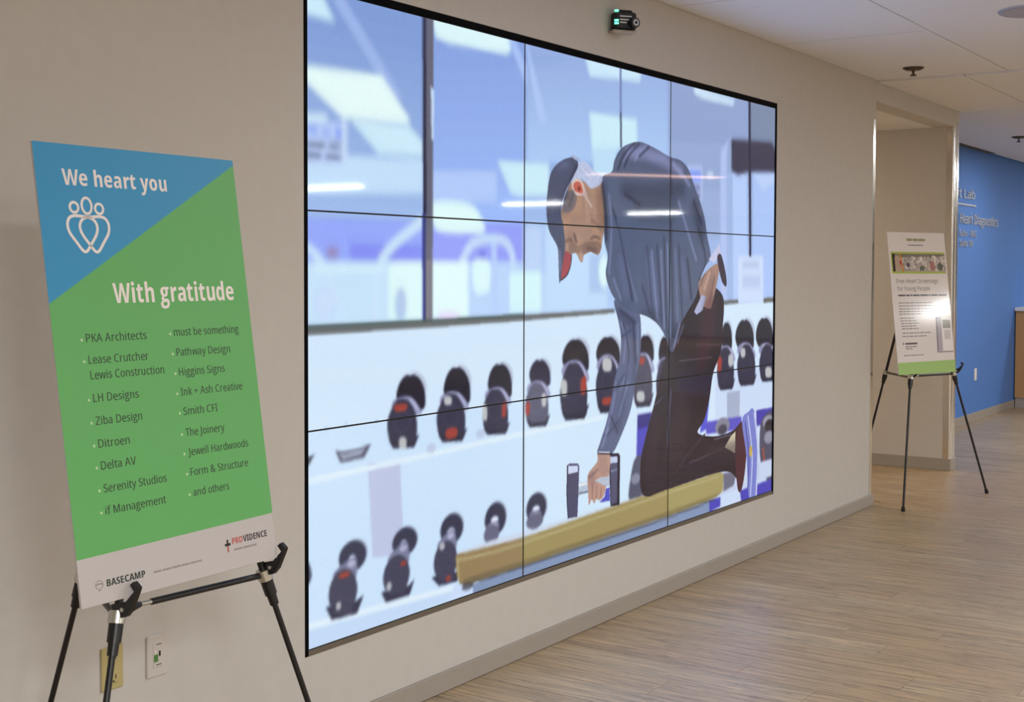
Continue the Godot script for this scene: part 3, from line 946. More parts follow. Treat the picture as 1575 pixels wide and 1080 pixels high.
const BACKDROP := [
["p",[126,156,216],[0,0,1800,0,1800,28,0,28]],
["p",[128,158,218],[0,27,1800,27,1800,55,0,55]],
["p",[131,161,220],[0,54,1800,54,1800,82,0,82]],
["p",[134,164,222],[0,81,1800,81,1800,109,0,109]],
["p",[137,167,224],[0,108,1800,108,1800,136,0,136]],
["p",[140,170,226],[0,135,1800,135,1800,163,0,163]],
["p",[143,173,228],[0,162,1800,162,1800,190,0,190]],
["p",[146,176,230],[0,189,1800,189,1800,217,0,217]],
["p",[149,179,232],[0,216,1800,216,1800,244,0,244]],
["p",[152,182,234],[0,243,1800,243,1800,271,0,271]],
["p",[155,185,236],[0,270,1800,270,1800,298,0,298]],
["p",[158,188,238],[0,297,1800,297,1800,325,0,325]],
["p",[161,191,240],[0,324,1800,324,1800,352,0,352]],
["p",[164,194,242],[0,351,1800,351,1800,379,0,379]],
["p",[167,197,244],[0,378,1800,378,1800,406,0,406]],
["p",[170,200,246],[0,405,1800,405,1800,433,0,433]],
["p",[173,203,248],[0,432,1800,432,1800,460,0,460]],
["p",[176,206,250],[0,459,1800,459,1800,487,0,487]],
["p",[179,209,252],[0,486,1800,486,1800,514,0,514]],
["p",[182,212,255],[0,513,1800,513,1800,541,0,541]],
["p",[188,218,255],[0,520,1800,520,1800,1014,0,1014]],
["p",[158,184,238],[51,4,82,-1,235,142,201,146]],
["p",[205,238,255],[-7,-5,24,-11,65,44,-7,43]],
["p",[196,226,255],[-8,251,288,240,288,300,-9,314]],
["p",[232,255,255],[-8,118,178,111,254,178,244,184,81,191,-8,142]],
["p",[206,238,255],[100,192,249,186,288,211,288,237,168,240]],
["p",[214,240,255],[-8,191,44,187,47,199,-8,204]],
["p",[190,212,255],[-8,206,92,196,92,261,-9,268]],
["p",[205,226,255],[80,193,92,192,92,262,80,263]],
["e",[150,178,250],[13,215,13,7]],
["e",[165,190,250],[44,217,12,10]],
["e",[140,168,250],[72,215,8,10]],
["p",[100,116,150],[-8,236,41,232,41,239,-8,242]],
["p",[100,116,150],[50,232,77,230,77,237,50,239]],
["p",[100,116,150],[-8,252,32,249,32,256,-9,259]],
["p",[100,116,150],[42,250,77,248,77,255,42,257]],
["p",[150,170,255],[-9,349,288,344,288,412,-9,414]],
["p",[132,145,248],[98,387,288,386,288,412,101,414]],
["p",[200,230,255],[-9,414,288,412,289,530,-10,519]],
["l",[205,232,255],[20,288,344,178,411,160,512]],
["l",[205,232,255],[16,-4,391,31,414,62,459,94,510]],
["l",[212,240,255],[15,19,428,178,428]],
["p",[224,253,255],[195,413,288,412,289,514,195,511]],
["e",[180,205,240],[227,486,15,28]],
["e",[150,140,190],[57,401,14,8]],
["e",[205,225,255],[40,482,24,24]],
["p",[132,160,226],[313,-8,597,-54,597,-18,313,25]],
["p",[134,162,228],[313,21,597,-21,597,15,313,54]],
["p",[136,165,231],[313,51,597,11,598,47,313,84]],
["p",[139,168,233],[313,80,598,44,598,80,313,113]],
["p",[141,170,236],[313,110,598,76,598,113,313,143]],
["p",[143,173,239],[313,139,598,109,599,145,313,172]],
["p",[146,176,241],[313,169,599,142,599,178,313,202]],
["p",[148,179,244],[313,199,599,175,599,211,313,232]],
["p",[150,181,247],[313,228,599,207,600,244,313,262]],
["p",[153,184,249],[313,258,600,240,600,277,313,291]],
["p",[155,187,252],[313,288,600,273,600,310,314,321]],
["p",[158,190,255],[313,318,600,306,601,343,314,351]],
["p",[172,198,252],[545,2,571,2,676,129,644,133]],
["p",[222,250,255],[309,-1,547,-1,554,23,537,30,357,35,322,30]],
["p",[178,205,255],[310,257,509,245,509,304,310,313]],
["p",[205,240,255],[509,227,687,221,687,285,582,290,554,286]],
["p",[148,160,252],[310,349,596,341,597,411,310,412]],
["p",[188,216,255],[310,412,597,411,598,519,310,510]],
["s",[226,255,255],[313,312,426,311,466,342,462,360,343,363,314,347]],
["l",[198,224,255],[20,401,412,432,381,485,371,535,374,559,396,564,420]],
["l",[186,212,255],[18,500,386,505,507]],
["e",[105,115,235],[462,401,10,7]],
["p",[228,255,255],[310,412,420,412,421,516,310,513]],
["s",[222,252,255],[434,412,485,411,488,456,477,470,439,467]],
["e",[235,220,255],[359,510,34,8]],
["p",[190,215,252],[601,341,693,338,695,509,602,513]],
["p",[176,205,250],[658,339,686,338,687,433,659,433]],
["p",[192,222,255],[674,338,914,331,917,515,676,509]],
["p",[215,250,255],[551,430,659,430,660,509,552,507]],
["p",[172,200,242],[843,396,904,395,906,472,844,472]],
["e",[222,250,255],[902,430,22,35]],
["p",[146,172,226],[604,-13,1216,-102,1216,-73,604,12]],
["p",[148,174,228],[604,7,1216,-79,1217,-50,604,31]],
["p",[150,177,230],[604,26,1217,-56,1218,-27,604,50]],
["p",[153,180,232],[604,45,1217,-32,1218,-3,605,70]],
["p",[155,183,234],[605,65,1218,-9,1219,20,605,89]],
["p",[157,186,236],[605,84,1219,14,1219,43,605,108]],
["p",[160,189,239],[605,104,1219,37,1220,67,605,128]],
["p",[162,192,241],[605,123,1220,61,1221,90,605,147]],
["p",[164,195,243],[605,142,1220,84,1221,113,606,167]],
["p",[167,198,245],[606,162,1221,107,1222,137,606,186]],
["p",[169,201,247],[606,181,1222,131,1222,160,606,206]],
["p",[172,204,250],[606,201,1222,154,1223,184,606,225]],
["p",[144,166,212],[1186,-7,1800,-13,1806,126,1190,141]],
["p",[150,172,216],[1190,133,1805,100,1810,228,1193,257]],
["p",[156,178,222],[1192,243,1809,211,1815,351,1195,363]],
["p",[160,186,236],[1195,352,1814,339,1822,521,1199,507]],
["p",[122,140,172],[1633,-9,1804,-10,1809,112,1637,113]],
["p",[176,202,250],[597,-6,606,-4,683,144,648,147]],
["p",[205,236,255],[821,-2,960,-2,1060,-1,1055,20,975,24,840,34]],
["p",[205,240,255],[838,105,962,102,1042,100,1044,166,850,181]],
["p",[190,226,252],[850,181,952,173,948,242,859,240]],
["p",[205,240,255],[606,226,677,223,692,281,607,289]],
["p",[208,234,255],[1315,0,1546,4,1536,21,1360,22,1318,16]],
["s",[178,198,246],[1476,513,1465,166,1486,125,1515,102,1531,107,1502,147,1510,514]],
["p",[182,208,255],[1533,180,1623,175,1636,513,1545,511]],
["p",[172,200,252],[1656,173,1798,164,1813,507,1668,504]],
["p",[160,186,232],[1499,182,1530,181,1540,498,1510,498]],
["p",[190,214,255],[1660,182,1799,170,1800,194,1724,225]],
["p",[56,56,80],[1527,104,1782,92,1801,114,1803,168,1635,177,1568,189,1530,182]],
["p",[206,224,255],[1572,390,1730,388,1735,515,1576,512]],
["p",[186,204,240],[1600,406,1701,405,1702,421,1600,421]],
["p",[188,206,242],[1601,440,1711,441,1712,471,1602,470]],
["p",[186,202,248],[1286,184,1365,179,1367,264,1288,268]],
["p",[130,160,245],[1293,195,1358,191,1359,219,1294,222]],
["l",[70,80,120],[7,1311,234,1352,233]],
["l",[70,80,120],[7,1311,252,1353,251]],
["p",[202,220,250],[1390,192,1426,190,1426,204,1390,206]]
]
const RACK := [
["l",[112,128,178],[8,968,-1,970,97]],
["l",[40,50,78],[6,970,97,972,166]],
["l",[34,38,66],[13,1633,-9,1647,386]],
["p",[96,98,118],[287,-15,316,-15,314,522,290,521]],
["p",[34,36,66],[286,-15,295,-14,297,333,288,333]],
["p",[24,32,120],[286,333,294,333,294,518,287,517]],
["p",[205,228,255],[309,112,318,122,317,205,311,206]],
["p",[124,120,130],[296,410,310,410,310,522,296,521]],
["p",[212,234,255],[-10,522,289,522,603,519,948,516,1821,509,1845,1066,-13,1030]],
["p",[204,230,255],[-11,677,604,680,608,1033,-13,1030]],
["p",[210,234,255],[604,680,1140,678,1148,1036,608,1033]],
["p",[204,222,250],[1445,677,1828,674,1844,1048,1456,1040]],
["p",[100,104,106],[-10,515,289,515,598,513,948,510,948,518,598,524,314,527,-10,528]],
["l",[62,84,84],[4,-10,515,289,515,598,513]],
["p",[100,104,106],[1458,502,1576,501,1576,510,1458,513]],
["p",[96,98,92],[1735,500,1821,498,1822,510,1735,512]],
["p",[190,200,232],[142,741,225,746,236,906,154,898]],
["p",[166,178,206],[1514,730,1591,730,1590,812,1517,813]],
["p",[224,242,255],[-11,747,285,741,587,734,908,730,908,741,587,744,285,751,-11,757]],
["p",[226,242,255],[-12,971,380,987,380,997,-12,982]],
["p",[196,220,250],[-12,985,390,999,410,1011,-13,1016]],
["l",[168,190,228],[3,39,676,45,675]],
["l",[168,190,228],[3,85,674,91,674]],
["l",[168,190,228],[3,161,676,168,675]],
["p",[84,88,112],[63,711,75,732,133,731,150,710,114,715,80,715]],
["p",[158,164,190],[71,715,80,728,125,725,137,714,113,718,81,719]],
["p",[60,62,80],[-11,731,-1,730,15,712,-11,717]],
["s",[52,56,80],[-12,877,0,877,7,898,0,913,-12,915]],
["e",[190,206,234],[311,735,13,8]],
["e",[190,206,234],[459,725,14,8]],
["e",[186,198,220],[259,631,39,31]],
["s",[16,18,40],[217,644,220,625,233,610,252,605,274,611,289,628,294,653,285,667,235,664]],
["e",[206,222,246],[253,604,8,3]],
["s",[140,143,182],[205,660,208,646,231,640,257,644,279,663,280,675,239,671]],
["s",[176,178,212],[247,644,264,650,280,671,268,666]],
["e",[236,243,255],[234,648,12,4]],
["s",[44,46,72],[199,665,215,647,231,644,248,649,264,667,271,688,270,707,264,724,208,721,195,701,192,681]],
["p",[34,36,60],[194,703,207,724,263,728,278,707,269,711,260,720,212,716]],
["e",[51,53,80],[231,682,25,20]],
["e",[44,46,72],[231,682,16,13]],
["s",[158,60,54],[212,653,243,654,241,665,213,664]],
["s",[188,192,196],[224,708,241,710,241,727,224,725]],
["e",[186,198,220],[391,630,39,34]],
["s",[16,18,40],[348,644,351,623,364,606,383,600,405,607,421,626,426,653,417,668,366,665]],
["e",[206,222,246],[384,599,8,3]],
["s",[140,143,182],[338,662,341,648,366,642,393,646,417,665,417,678,374,674]],
["s",[176,178,212],[383,646,400,652,417,673,404,668]],
["e",[236,243,255],[369,650,13,5]],
["s",[44,46,72],[334,667,351,649,368,646,386,651,404,670,411,691,410,710,403,728,344,725,330,704,327,683]],
["p",[34,36,60],[329,706,343,728,402,732,418,710,408,714,399,724,348,720]],
["e",[51,53,80],[369,685,26,21]],
["e",[44,46,72],[369,685,17,14]],
["s",[158,60,54],[355,707,386,707,384,723,356,723]],
["s",[188,192,196],[350,650,369,652,369,665,350,664]],
["e",[186,198,220],[526,630,39,32]],
["s",[16,18,40],[483,644,486,623,499,607,518,602,540,608,555,626,560,652,552,667,502,664]],
["e",[206,222,246],[519,601,8,3]],
["s",[140,143,182],[475,665,477,651,502,644,530,648,553,667,554,679,511,676]],
["s",[176,178,212],[519,648,537,654,554,675,541,670]],
["e",[236,243,255],[506,652,13,5]],
["s",[44,46,72],[472,669,488,651,506,648,524,653,541,672,548,693,547,712,541,730,481,727,468,706,465,686]],
["p",[34,36,60],[467,708,480,729,540,733,555,712,546,716,536,725,485,722]],
["e",[51,53,80],[506,687,26,21]],
["e",[44,46,72],[506,687,17,14]],
["s",[158,60,54],[528,678,541,675,541,698,529,701]],
["s",[188,192,196],[466,676,479,677,479,701,467,700]],
["e",[186,198,220],[661,625,37,26]],
["s",[30,28,58],[620,635,622,619,635,606,653,601,674,607,689,622,694,643,686,655,637,653]],
["e",[206,222,246],[655,601,7,3]],
["s",[140,143,182],[613,663,616,648,640,642,668,646,690,664,691,677,649,674]],
["s",[176,178,212],[657,646,674,651,691,673,679,668]],
["e",[236,243,255],[644,650,12,5]],
["s",[84,86,112],[611,668,628,649,645,646,663,651,680,670,687,691,686,710,680,729,621,726,608,705,605,684]],
["p",[34,36,60],[607,707,620,729,679,732,694,710,685,714,675,724,625,721]],
["e",[91,93,120],[645,686,26,21]],
["e",[84,86,112],[645,686,17,14]],
["s",[158,60,54],[606,683,620,681,620,702,607,704]],
["s",[188,192,196],[664,670,678,671,678,692,664,691]],
["e",[186,198,220],[796,597,51,34]],
["s",[16,18,40],[740,611,744,590,761,574,786,568,814,574,835,593,842,620,831,636,764,633]],
["e",[206,222,246],[788,566,10,3]],
["s",[140,143,182],[740,638,743,619,774,609,809,614,838,639,839,656,785,653]],
["s",[176,178,212],[795,615,817,622,839,651,823,644]],
["e",[236,243,255],[778,620,16,6]],
["s",[44,46,72],[740,645,760,619,782,615,805,621,827,646,836,676,835,702,827,727,752,724,735,696,731,668]],
["p",[34,36,60],[734,699,751,728,826,731,845,702,833,707,821,720,757,717]],
["e",[51,53,80],[783,669,33,28]],
["e",[44,46,72],[783,669,21,19]],
["s",[158,60,54],[811,651,831,647,831,677,812,680]],
["s",[188,192,196],[735,649,755,650,756,676,736,675]],
["e",[186,198,220],[928,596,50,32]],
["s",[16,18,40],[874,609,877,589,894,574,919,568,946,574,967,592,973,618,962,632,898,630]],
["e",[206,222,246],[920,567,10,3]],
["s",[140,143,182],[878,635,881,615,910,604,942,610,970,634,971,652,921,649]],
["s",[176,178,212],[930,610,950,617,971,646,956,639]],
["e",[236,243,255],[914,616,15,6]],
["s",[44,46,72],[880,641,899,615,919,611,940,616,961,642,969,672,969,698,961,724,892,722,876,694,872,665]],
["p",[34,36,60],[875,696,891,726,960,728,978,698,967,704,956,718,896,715]],
["e",[51,53,80],[920,665,31,29]],
["e",[44,46,72],[920,665,20,19]],
["s",[158,60,54],[900,695,939,696,937,710,902,709]],
["s",[188,192,196],[901,614,934,616,935,640,902,638]],
["e",[186,198,220],[1094,597,36,30]],
["s",[16,18,40],[1054,611,1056,592,1069,577,1086,571,1107,577,1122,593,1127,617,1119,631,1072,630]],
["e",[206,222,246],[1088,570,7,3]],
["s",[140,143,182],[1042,638,1044,619,1070,609,1100,614,1125,638,1126,655,1080,652]],
["s",[176,178,212],[1088,614,1107,621,1126,649,1112,643]],
["e",[236,243,255],[1074,620,14,6]],
["s",[66,66,90],[1038,645,1055,619,1074,615,1093,620,1112,645,1120,674,1120,699,1113,724,1050,724,1035,696,1031,668]],
["p",[34,36,60],[1034,698,1049,727,1112,729,1128,699,1118,705,1108,718,1054,716]],
["e",[73,73,98],[1075,668,28,28]],
["e",[66,66,90],[1075,668,18,19]],
["s",[158,60,54],[1059,621,1083,620,1082,634,1061,635]],
["s",[188,192,196],[1052,693,1082,696,1082,716,1052,713]],
["e",[186,198,220],[1187,607,32,34]],
["s",[16,18,40],[1152,623,1154,601,1164,584,1180,578,1198,584,1211,603,1216,630,1209,646,1167,645]],
["e",[206,222,246],[1181,576,6,4]],
["s",[140,143,182],[1147,653,1149,635,1171,625,1196,629,1217,652,1218,668,1180,666]],
["s",[176,178,212],[1186,630,1202,636,1218,663,1206,657]],
["e",[236,243,255],[1174,636,11,6]],
["s",[44,46,72],[1146,659,1161,635,1177,630,1193,636,1209,659,1216,686,1216,711,1210,734,1156,734,1144,708,1140,681]],
["p",[34,36,60],[1143,710,1156,737,1209,739,1223,711,1214,716,1206,729,1160,727]],
["e",[51,53,80],[1178,681,24,27]],
["e",[44,46,72],[1178,681,15,18]],
["e",[186,198,220],[1513,585,30,34]],
["s",[16,18,40],[1480,601,1482,580,1492,563,1506,556,1523,562,1536,580,1541,607,1535,622,1495,622]],
["e",[206,222,246],[1507,555,6,3]],
["s",[140,143,182],[1464,640,1466,622,1495,613,1527,617,1555,639,1556,655,1506,652]],
["s",[176,178,212],[1515,618,1535,624,1556,650,1541,644]],
["e",[236,243,255],[1499,623,15,6]],
["s",[44,46,72],[1463,646,1482,622,1502,618,1523,623,1544,646,1553,673,1553,696,1546,719,1476,718,1460,693,1456,667]],
["p",[34,36,60],[1459,695,1476,721,1545,723,1562,696,1551,701,1540,714,1481,712]],
["e",[51,53,80],[1504,667,31,26]],
["e",[44,46,72],[1504,667,20,17]],
["s",[158,60,54],[1458,645,1481,641,1480,671,1461,675]],
["s",[188,192,196],[1522,639,1545,640,1546,666,1523,664]],
["e",[186,198,220],[1624,586,56,38]],
["s",[16,18,40],[1563,603,1566,579,1585,560,1612,552,1643,559,1667,581,1675,611,1663,629,1590,627]],
["e",[206,222,246],[1614,551,11,4]],
["s",[140,143,182],[1577,637,1579,619,1612,610,1649,615,1681,637,1682,653,1625,650]],
["s",[176,178,212],[1635,615,1658,621,1682,648,1665,642]],
["e",[236,243,255],[1617,621,17,6]],
["s",[44,46,72],[1583,643,1604,620,1627,616,1651,621,1675,644,1685,671,1685,694,1677,717,1597,716,1579,690,1574,664]],
["p",[34,36,60],[1578,692,1596,719,1676,721,1696,694,1683,699,1671,712,1603,709]],
["e",[51,53,80],[1629,665,35,26]],
["e",[44,46,72],[1629,665,23,17]],
["s",[188,192,196],[1596,626,1620,627,1620,647,1596,646]],
["e",[186,198,220],[1750,586,56,40]],
["s",[16,18,40],[1689,604,1693,578,1711,559,1738,551,1769,558,1792,580,1800,612,1789,630,1716,628]],
["e",[206,222,246],[1740,550,11,4]],
["s",[140,143,182],[1712,642,1714,625,1744,617,1778,621,1807,642,1808,656,1756,654]],
["s",[176,178,212],[1765,621,1786,627,1808,651,1792,646]],
["e",[236,243,255],[1749,626,15,5]],
["s",[44,46,72],[1720,648,1739,626,1761,622,1783,627,1804,648,1814,673,1814,695,1806,717,1734,715,1716,691,1712,667]],
["p",[34,36,60],[1716,694,1733,718,1805,720,1823,695,1812,700,1801,711,1738,709]],
["e",[51,53,80],[1763,668,32,24]],
["e",[44,46,72],[1763,668,21,16]],
["s",[188,192,196],[1754,682,1789,684,1790,708,1755,706]],
["e",[150,160,185],[108,885,33,25]],
["e",[46,50,76],[104,887,33,25]],
["e",[206,220,250],[103,890,9,6]],
["e",[250,252,255],[103,889,5,3]],
["s",[120,124,156],[57,910,93,890,114,892,108,925]],
["e",[176,180,210],[101,898,10,6]],
["e",[60,61,86],[81,940,34,37]],
["p",[46,48,72],[40,956,54,979,115,981,131,955,112,961]],
["p",[60,61,86],[54,945,112,954,101,978,60,972]],
["e",[158,60,54],[84,913,14,5]],
["e",[178,182,190],[70,960,6,7]],
["e",[150,160,185],[241,884,33,24]],
["e",[46,50,76],[238,886,33,24]],
["e",[206,220,250],[235,890,10,7]],
["e",[250,252,255],[235,889,5,3]],
["s",[120,124,156],[192,911,226,888,248,891,244,926]],
["e",[176,180,210],[234,896,10,5]],
["e",[60,61,86],[216,939,35,34]],
["p",[46,48,72],[176,960,188,979,251,979,264,955,248,963]],
["p",[60,61,86],[189,944,248,952,237,974,196,969]],
["e",[158,60,54],[234,922,9,4]],
["e",[178,182,190],[196,954,7,8]],
["e",[150,160,185],[375,884,33,27]],
["e",[46,50,76],[371,886,33,27]],
["e",[206,220,250],[369,890,12,7]],
["e",[250,252,255],[369,888,6,3]],
["s",[120,124,156],[329,911,359,889,381,891,381,925]],
["e",[176,180,210],[368,897,10,6]],
["e",[60,61,86],[353,940,34,36]],
["p",[46,48,72],[312,961,334,980,388,982,388,965]],
["p",[60,61,86],[326,946,384,953,374,977,333,972]],
["e",[158,60,54],[361,972,8,5]],
["e",[178,182,190],[343,912,8,7]],
["e",[150,160,185],[511,887,34,31]],
["e",[46,50,76],[507,889,34,30]],
["e",[206,220,250],[505,890,13,7]],
["e",[250,252,255],[505,889,6,4]],
["s",[120,124,156],[477,901,495,893,517,895,515,909]],
["e",[176,180,210],[503,902,10,7]],
["e",[98,100,128],[495,915,25,17]],
["e",[150,160,185],[650,888,35,29]],
["e",[46,50,76],[645,889,35,29]],
["e",[206,220,250],[644,892,14,8]],
["e",[250,252,255],[644,890,7,4]],
["s",[120,124,156],[619,900,633,893,656,895,664,909]],
["e",[176,180,210],[642,902,10,6]],
["e",[98,100,128],[640,914,30,15]],
["p",[72,70,190],[1053,744,1120,744,1088,808,1070,852,1049,849]],
["p",[46,42,130],[1053,744,1120,744,1111,774,1054,775]],
["p",[80,84,215],[1392,735,1414,737,1398,810,1363,815]],
["p",[84,80,196],[1397,792,1602,797,1603,830,1398,822]],
["p",[62,56,170],[1695,790,1811,791,1813,833,1697,831]],
["e",[128,130,152],[1490,811,42,21]],
["e",[60,60,84],[1490,820,26,13]],
["s",[70,72,98],[1726,825,1785,800,1816,816,1823,975,1757,975,1721,910]],
["e",[150,152,172],[1773,826,35,17]],
["e",[20,20,40],[1782,837,31,16]],
["e",[140,142,165],[1779,868,31,17]],
["l",[176,70,60],[9,1741,895,1752,935]],
["s",[76,80,106],[1024,879,1043,840,1076,842,1084,923,1019,926]],
["e",[130,136,160],[1047,884,21,12]],
["p",[198,212,240],[1452,911,1647,929,1817,928,1818,974,1608,981,1454,982]],
["p",[104,106,128],[1498,930,1575,933,1560,967,1499,975]],
["p",[70,66,186],[1407,986,1481,986,1481,1009,1415,1015]],
["p",[66,62,182],[1597,986,1810,982,1816,1023,1605,1014]],
["p",[128,148,184],[436,998,596,993,1202,990,1418,983,1419,1015,1202,1018,596,1015,436,1020]],
["p",[204,224,255],[380,985,436,998,436,1034,361,1013]],
["e",[90,96,110],[420,998,18,6]],
["p",[206,218,238],[388,930,502,927,591,929,964,927,1171,924,1171,936,591,944,388,940]],
["l",[128,132,140],[2,388,937,591,940,964,939,1152,928]],
["p",[148,126,88],[382,937,390,934,596,940,596,994,420,994,396,989,386,972]],
["p",[158,142,92],[596,940,1146,925,1210,923,1211,991,596,994]],
["p",[164,152,100],[1203,924,1475,922,1498,931,1495,973,1454,984,1205,990]],
["p",[118,104,76],[396,989,420,994,596,994,596,985,412,982]],
["p",[128,114,76],[596,994,1211,991,1211,980,596,984]],
["p",[134,122,80],[1211,991,1454,984,1484,975,1211,980]],
["l",[186,176,130],[4,392,945,596,950,1210,937,1468,934]],
["l",[40,42,50],[2,404,993,596,996,1212,994,1447,987]],
["l",[178,168,118],[5,388,940,392,975]]
]
const MAN := [
["s",[22,14,30],[1483,489,1486,569,1476,627,1434,677,1414,737,1386,786,1352,814,1446,832,1548,829,1606,810,1639,825,1634,900,1592,983,1576,953,1490,924,1200,928,1084,926,1068,857,1090,799,1129,730,1156,676,1183,628,1208,604,1214,567,1252,523,1304,479,1373,458]],
["l",[58,40,56],[4,1339,604,1468,610]],
["l",[58,40,56],[4,1363,585,1391,566]],
["l",[70,56,72],[4,1252,638,1425,638]],
["l",[76,78,112],[6,1211,701,1202,760,1197,819]],
["l",[84,80,110],[3,1129,730,1179,713]],
["l",[46,36,50],[5,1229,898,1308,855,1391,821]],
["l",[62,52,66],[5,1309,881,1488,867]],
["l",[70,64,86],[5,1442,840,1540,837]],
["s",[64,24,38],[1572,840,1594,813,1627,819,1634,900,1612,978,1584,981,1566,892]],
["s",[118,130,214],[1606,810,1642,790,1683,792,1712,909,1696,1020,1654,1014,1634,900]],
["l",[196,206,246],[7,1642,800,1671,904,1662,1008]],
["l",[206,216,250],[9,1683,797,1707,892,1699,1010]],
["l",[70,74,150],[6,1626,816,1650,902,1645,986]],
["e",[204,176,84],[1662,893,10,15]],
["p",[214,204,172],[1541,840,1567,831,1565,887,1503,865]],
["s",[90,103,138],[947,491,965,535,977,575,972,618,953,655,935,704,916,748,890,788,882,809,939,817,984,778,1023,727,1045,664,1065,607,1060,523,1010,503]],
["s",[80,95,126],[888,250,899,232,934,221,944,197,972,170,1020,154,1064,149,1124,157,1197,171,1252,176,1293,195,1321,228,1353,265,1379,304,1395,348,1414,393,1386,418,1359,446,1336,489,1292,524,1253,556,1237,586,1221,614,1202,608,1182,578,1143,548,1090,529,1022,517,964,497,930,471,910,436,918,398,904,367,900,312]],
["s",[168,132,116],[1462,412,1456,446,1425,509,1411,520,1371,509,1349,464,1362,446,1415,420]],
["l",[120,84,74],[4,1437,442,1410,506]],
["l",[196,160,146],[8,1408,434,1381,472]],
["p",[176,186,222],[1326,525,1367,486,1392,491,1372,523,1340,533]],
["p",[206,210,244],[1403,401,1464,361,1472,386,1433,409]],
["s",[44,34,54],[1451,399,1472,389,1500,434,1505,466,1478,453]],
["p",[196,204,240],[1475,465,1505,469,1487,485]],
["s",[182,144,118],[769,252,787,245,817,248,841,253,888,246,900,287,903,338,896,362,890,380,880,395,861,393,846,390,822,396,815,411,805,409,789,394,769,395,747,392,741,371,739,343,729,318,736,302,752,272]],
["s",[194,208,240],[791,217,822,208,859,224,891,233,888,250,846,261,817,244,789,247,769,253]],
["s",[72,82,110],[692,241,722,217,766,204,796,215,779,239,752,267,736,294,731,318,741,343,747,390,730,448,725,447,722,401,717,380,688,351,678,319,680,283]],
["s",[168,60,70],[747,392,769,395,767,416,755,435,733,448,737,420]],
["l",[30,30,44],[3,730,448,755,437,769,416,772,396]],
["p",[170,186,222],[764,202,779,197,806,205,791,211]],
["l",[60,66,90],[3,769,204,794,211]],
["s",[128,116,116],[750,276,780,268,792,284,780,305,755,314,736,307]],
["s",[150,116,96],[769,365,796,378,837,369,890,371,880,394,846,390,822,395,789,392,762,393]],
["s",[226,198,190],[772,255,787,245,807,246,823,262,833,280,815,277,792,278,777,271]],
["s",[204,100,82],[779,256,792,250,807,253,815,271,795,272,782,266]],
["e",[128,56,48],[800,264,6,5]],
["l",[226,192,174],[5,826,280,836,287,852,299]],
["p",[188,204,226],[791,861,843,862,932,864,932,884,843,885,797,888]],
["l",[240,250,255],[6,794,865,929,870]],
["l",[120,132,150],[4,799,883,843,884]],
["p",[70,72,104],[758,821,768,817,801,821,806,827,804,869,800,930,764,928,759,883]],
["p",[214,228,255],[763,821,801,825,801,838,763,838]],
["l",[22,24,46],[3,760,820,759,883,764,928]],
["p",[22,24,44],[928,815,970,819,976,826,975,931,936,929]],
["p",[78,80,112],[934,821,965,824,964,925,939,925]],
["p",[205,220,250],[934,823,965,825,965,838,934,837]],
["l",[130,134,166],[4,937,854,963,853]],
["s",[192,152,136],[882,809,879,826,843,847,840,867,843,895,846,913,857,903,868,913,875,905,892,909,908,901,916,884,913,874,929,861,931,816]],
["p",[190,202,222],[867,865,896,861,932,864,932,882,907,880,883,870]],
["l",[150,108,96],[3,859,871,859,902]],
["l",[150,108,96],[3,878,878,875,902]],
["l",[150,108,96],[3,897,883,894,902]],
["p",[75,78,200],[916,888,932,888,933,916,889,914,911,904]],
["l",[28,28,40],[4,882,809,937,816]],
["l",[230,236,250],[3,884,807,931,813]]
]
const SOFT := [
["l",[146,156,204,230],[38,1003,172,1097,171,1191,184]],
["l",[140,150,198,210],[31,1097,177,1256,198]],
["l",[30,40,60,105],[42,988,256,1099,256,1257,242]],
["l",[30,40,60,80],[57,1055,292,1210,293]],
["l",[30,40,60,110],[45,1326,281,1363,341]],
["l",[96,110,150,150],[46,971,405,1001,475]],
["l",[100,114,158,140],[54,1103,405,1136,506]],
["l",[100,114,158,130],[39,1262,403,1284,479]],
["l",[30,40,60,120],[28,899,258,906,338]],
["l",[30,40,60,140],[33,1233,560,1208,597]],
["l",[30,40,60,110],[27,1137,535,1075,522]],
["l",[52,16,28,170],[57,1403,519,1388,589,1372,643]],
["l",[22,22,58,190],[44,1263,690,1416,698]],
["l",[40,28,38,130],[54,1272,782,1242,885]],
["l",[20,16,30,160],[33,1203,641,1173,728]],
["l",[42,34,44,140],[37,1414,875,1565,876]],
["l",[24,18,28,150],[27,1114,898,1379,905]],
["l",[70,26,44,120],[67,1410,512,1405,574,1371,627]],
["l",[46,34,46,140],[73,1272,766,1224,852]],
["l",[50,30,44,130],[46,1142,769,1113,869]],
["l",[30,40,60,130],[25,959,516,1034,546]],
["l",[30,40,60,90],[22,1035,574,1037,674]],
["l",[118,128,168,130],[17,974,544,995,629]],
["l",[118,128,168,140],[17,951,682,924,748]],
["l",[30,40,60,110],[17,996,685,964,766]],
["l",[30,40,60,150],[19,745,273,736,311]],
["l",[120,130,176,190],[22,720,226,759,216]],
["l",[96,108,140,130],[16,701,268,697,331]],
["l",[36,42,64,150],[15,727,369,737,407]],
["l",[96,84,86,190],[17,770,277,760,301]],
["l",[140,100,72,150],[24,878,272,892,332]],
["l",[206,168,142,150],[27,831,281,837,334]],
["l",[120,80,62,150],[16,822,378,869,385]],
["l",[150,106,84,140],[19,766,355,781,386]],
["l",[214,172,150,140],[15,786,326,822,354]],
["l",[214,176,158,130],[16,898,821,910,849]],
["l",[140,100,86,140],[14,851,850,861,871]],
["l",[120,84,74,140],[18,1430,449,1396,499]]
]
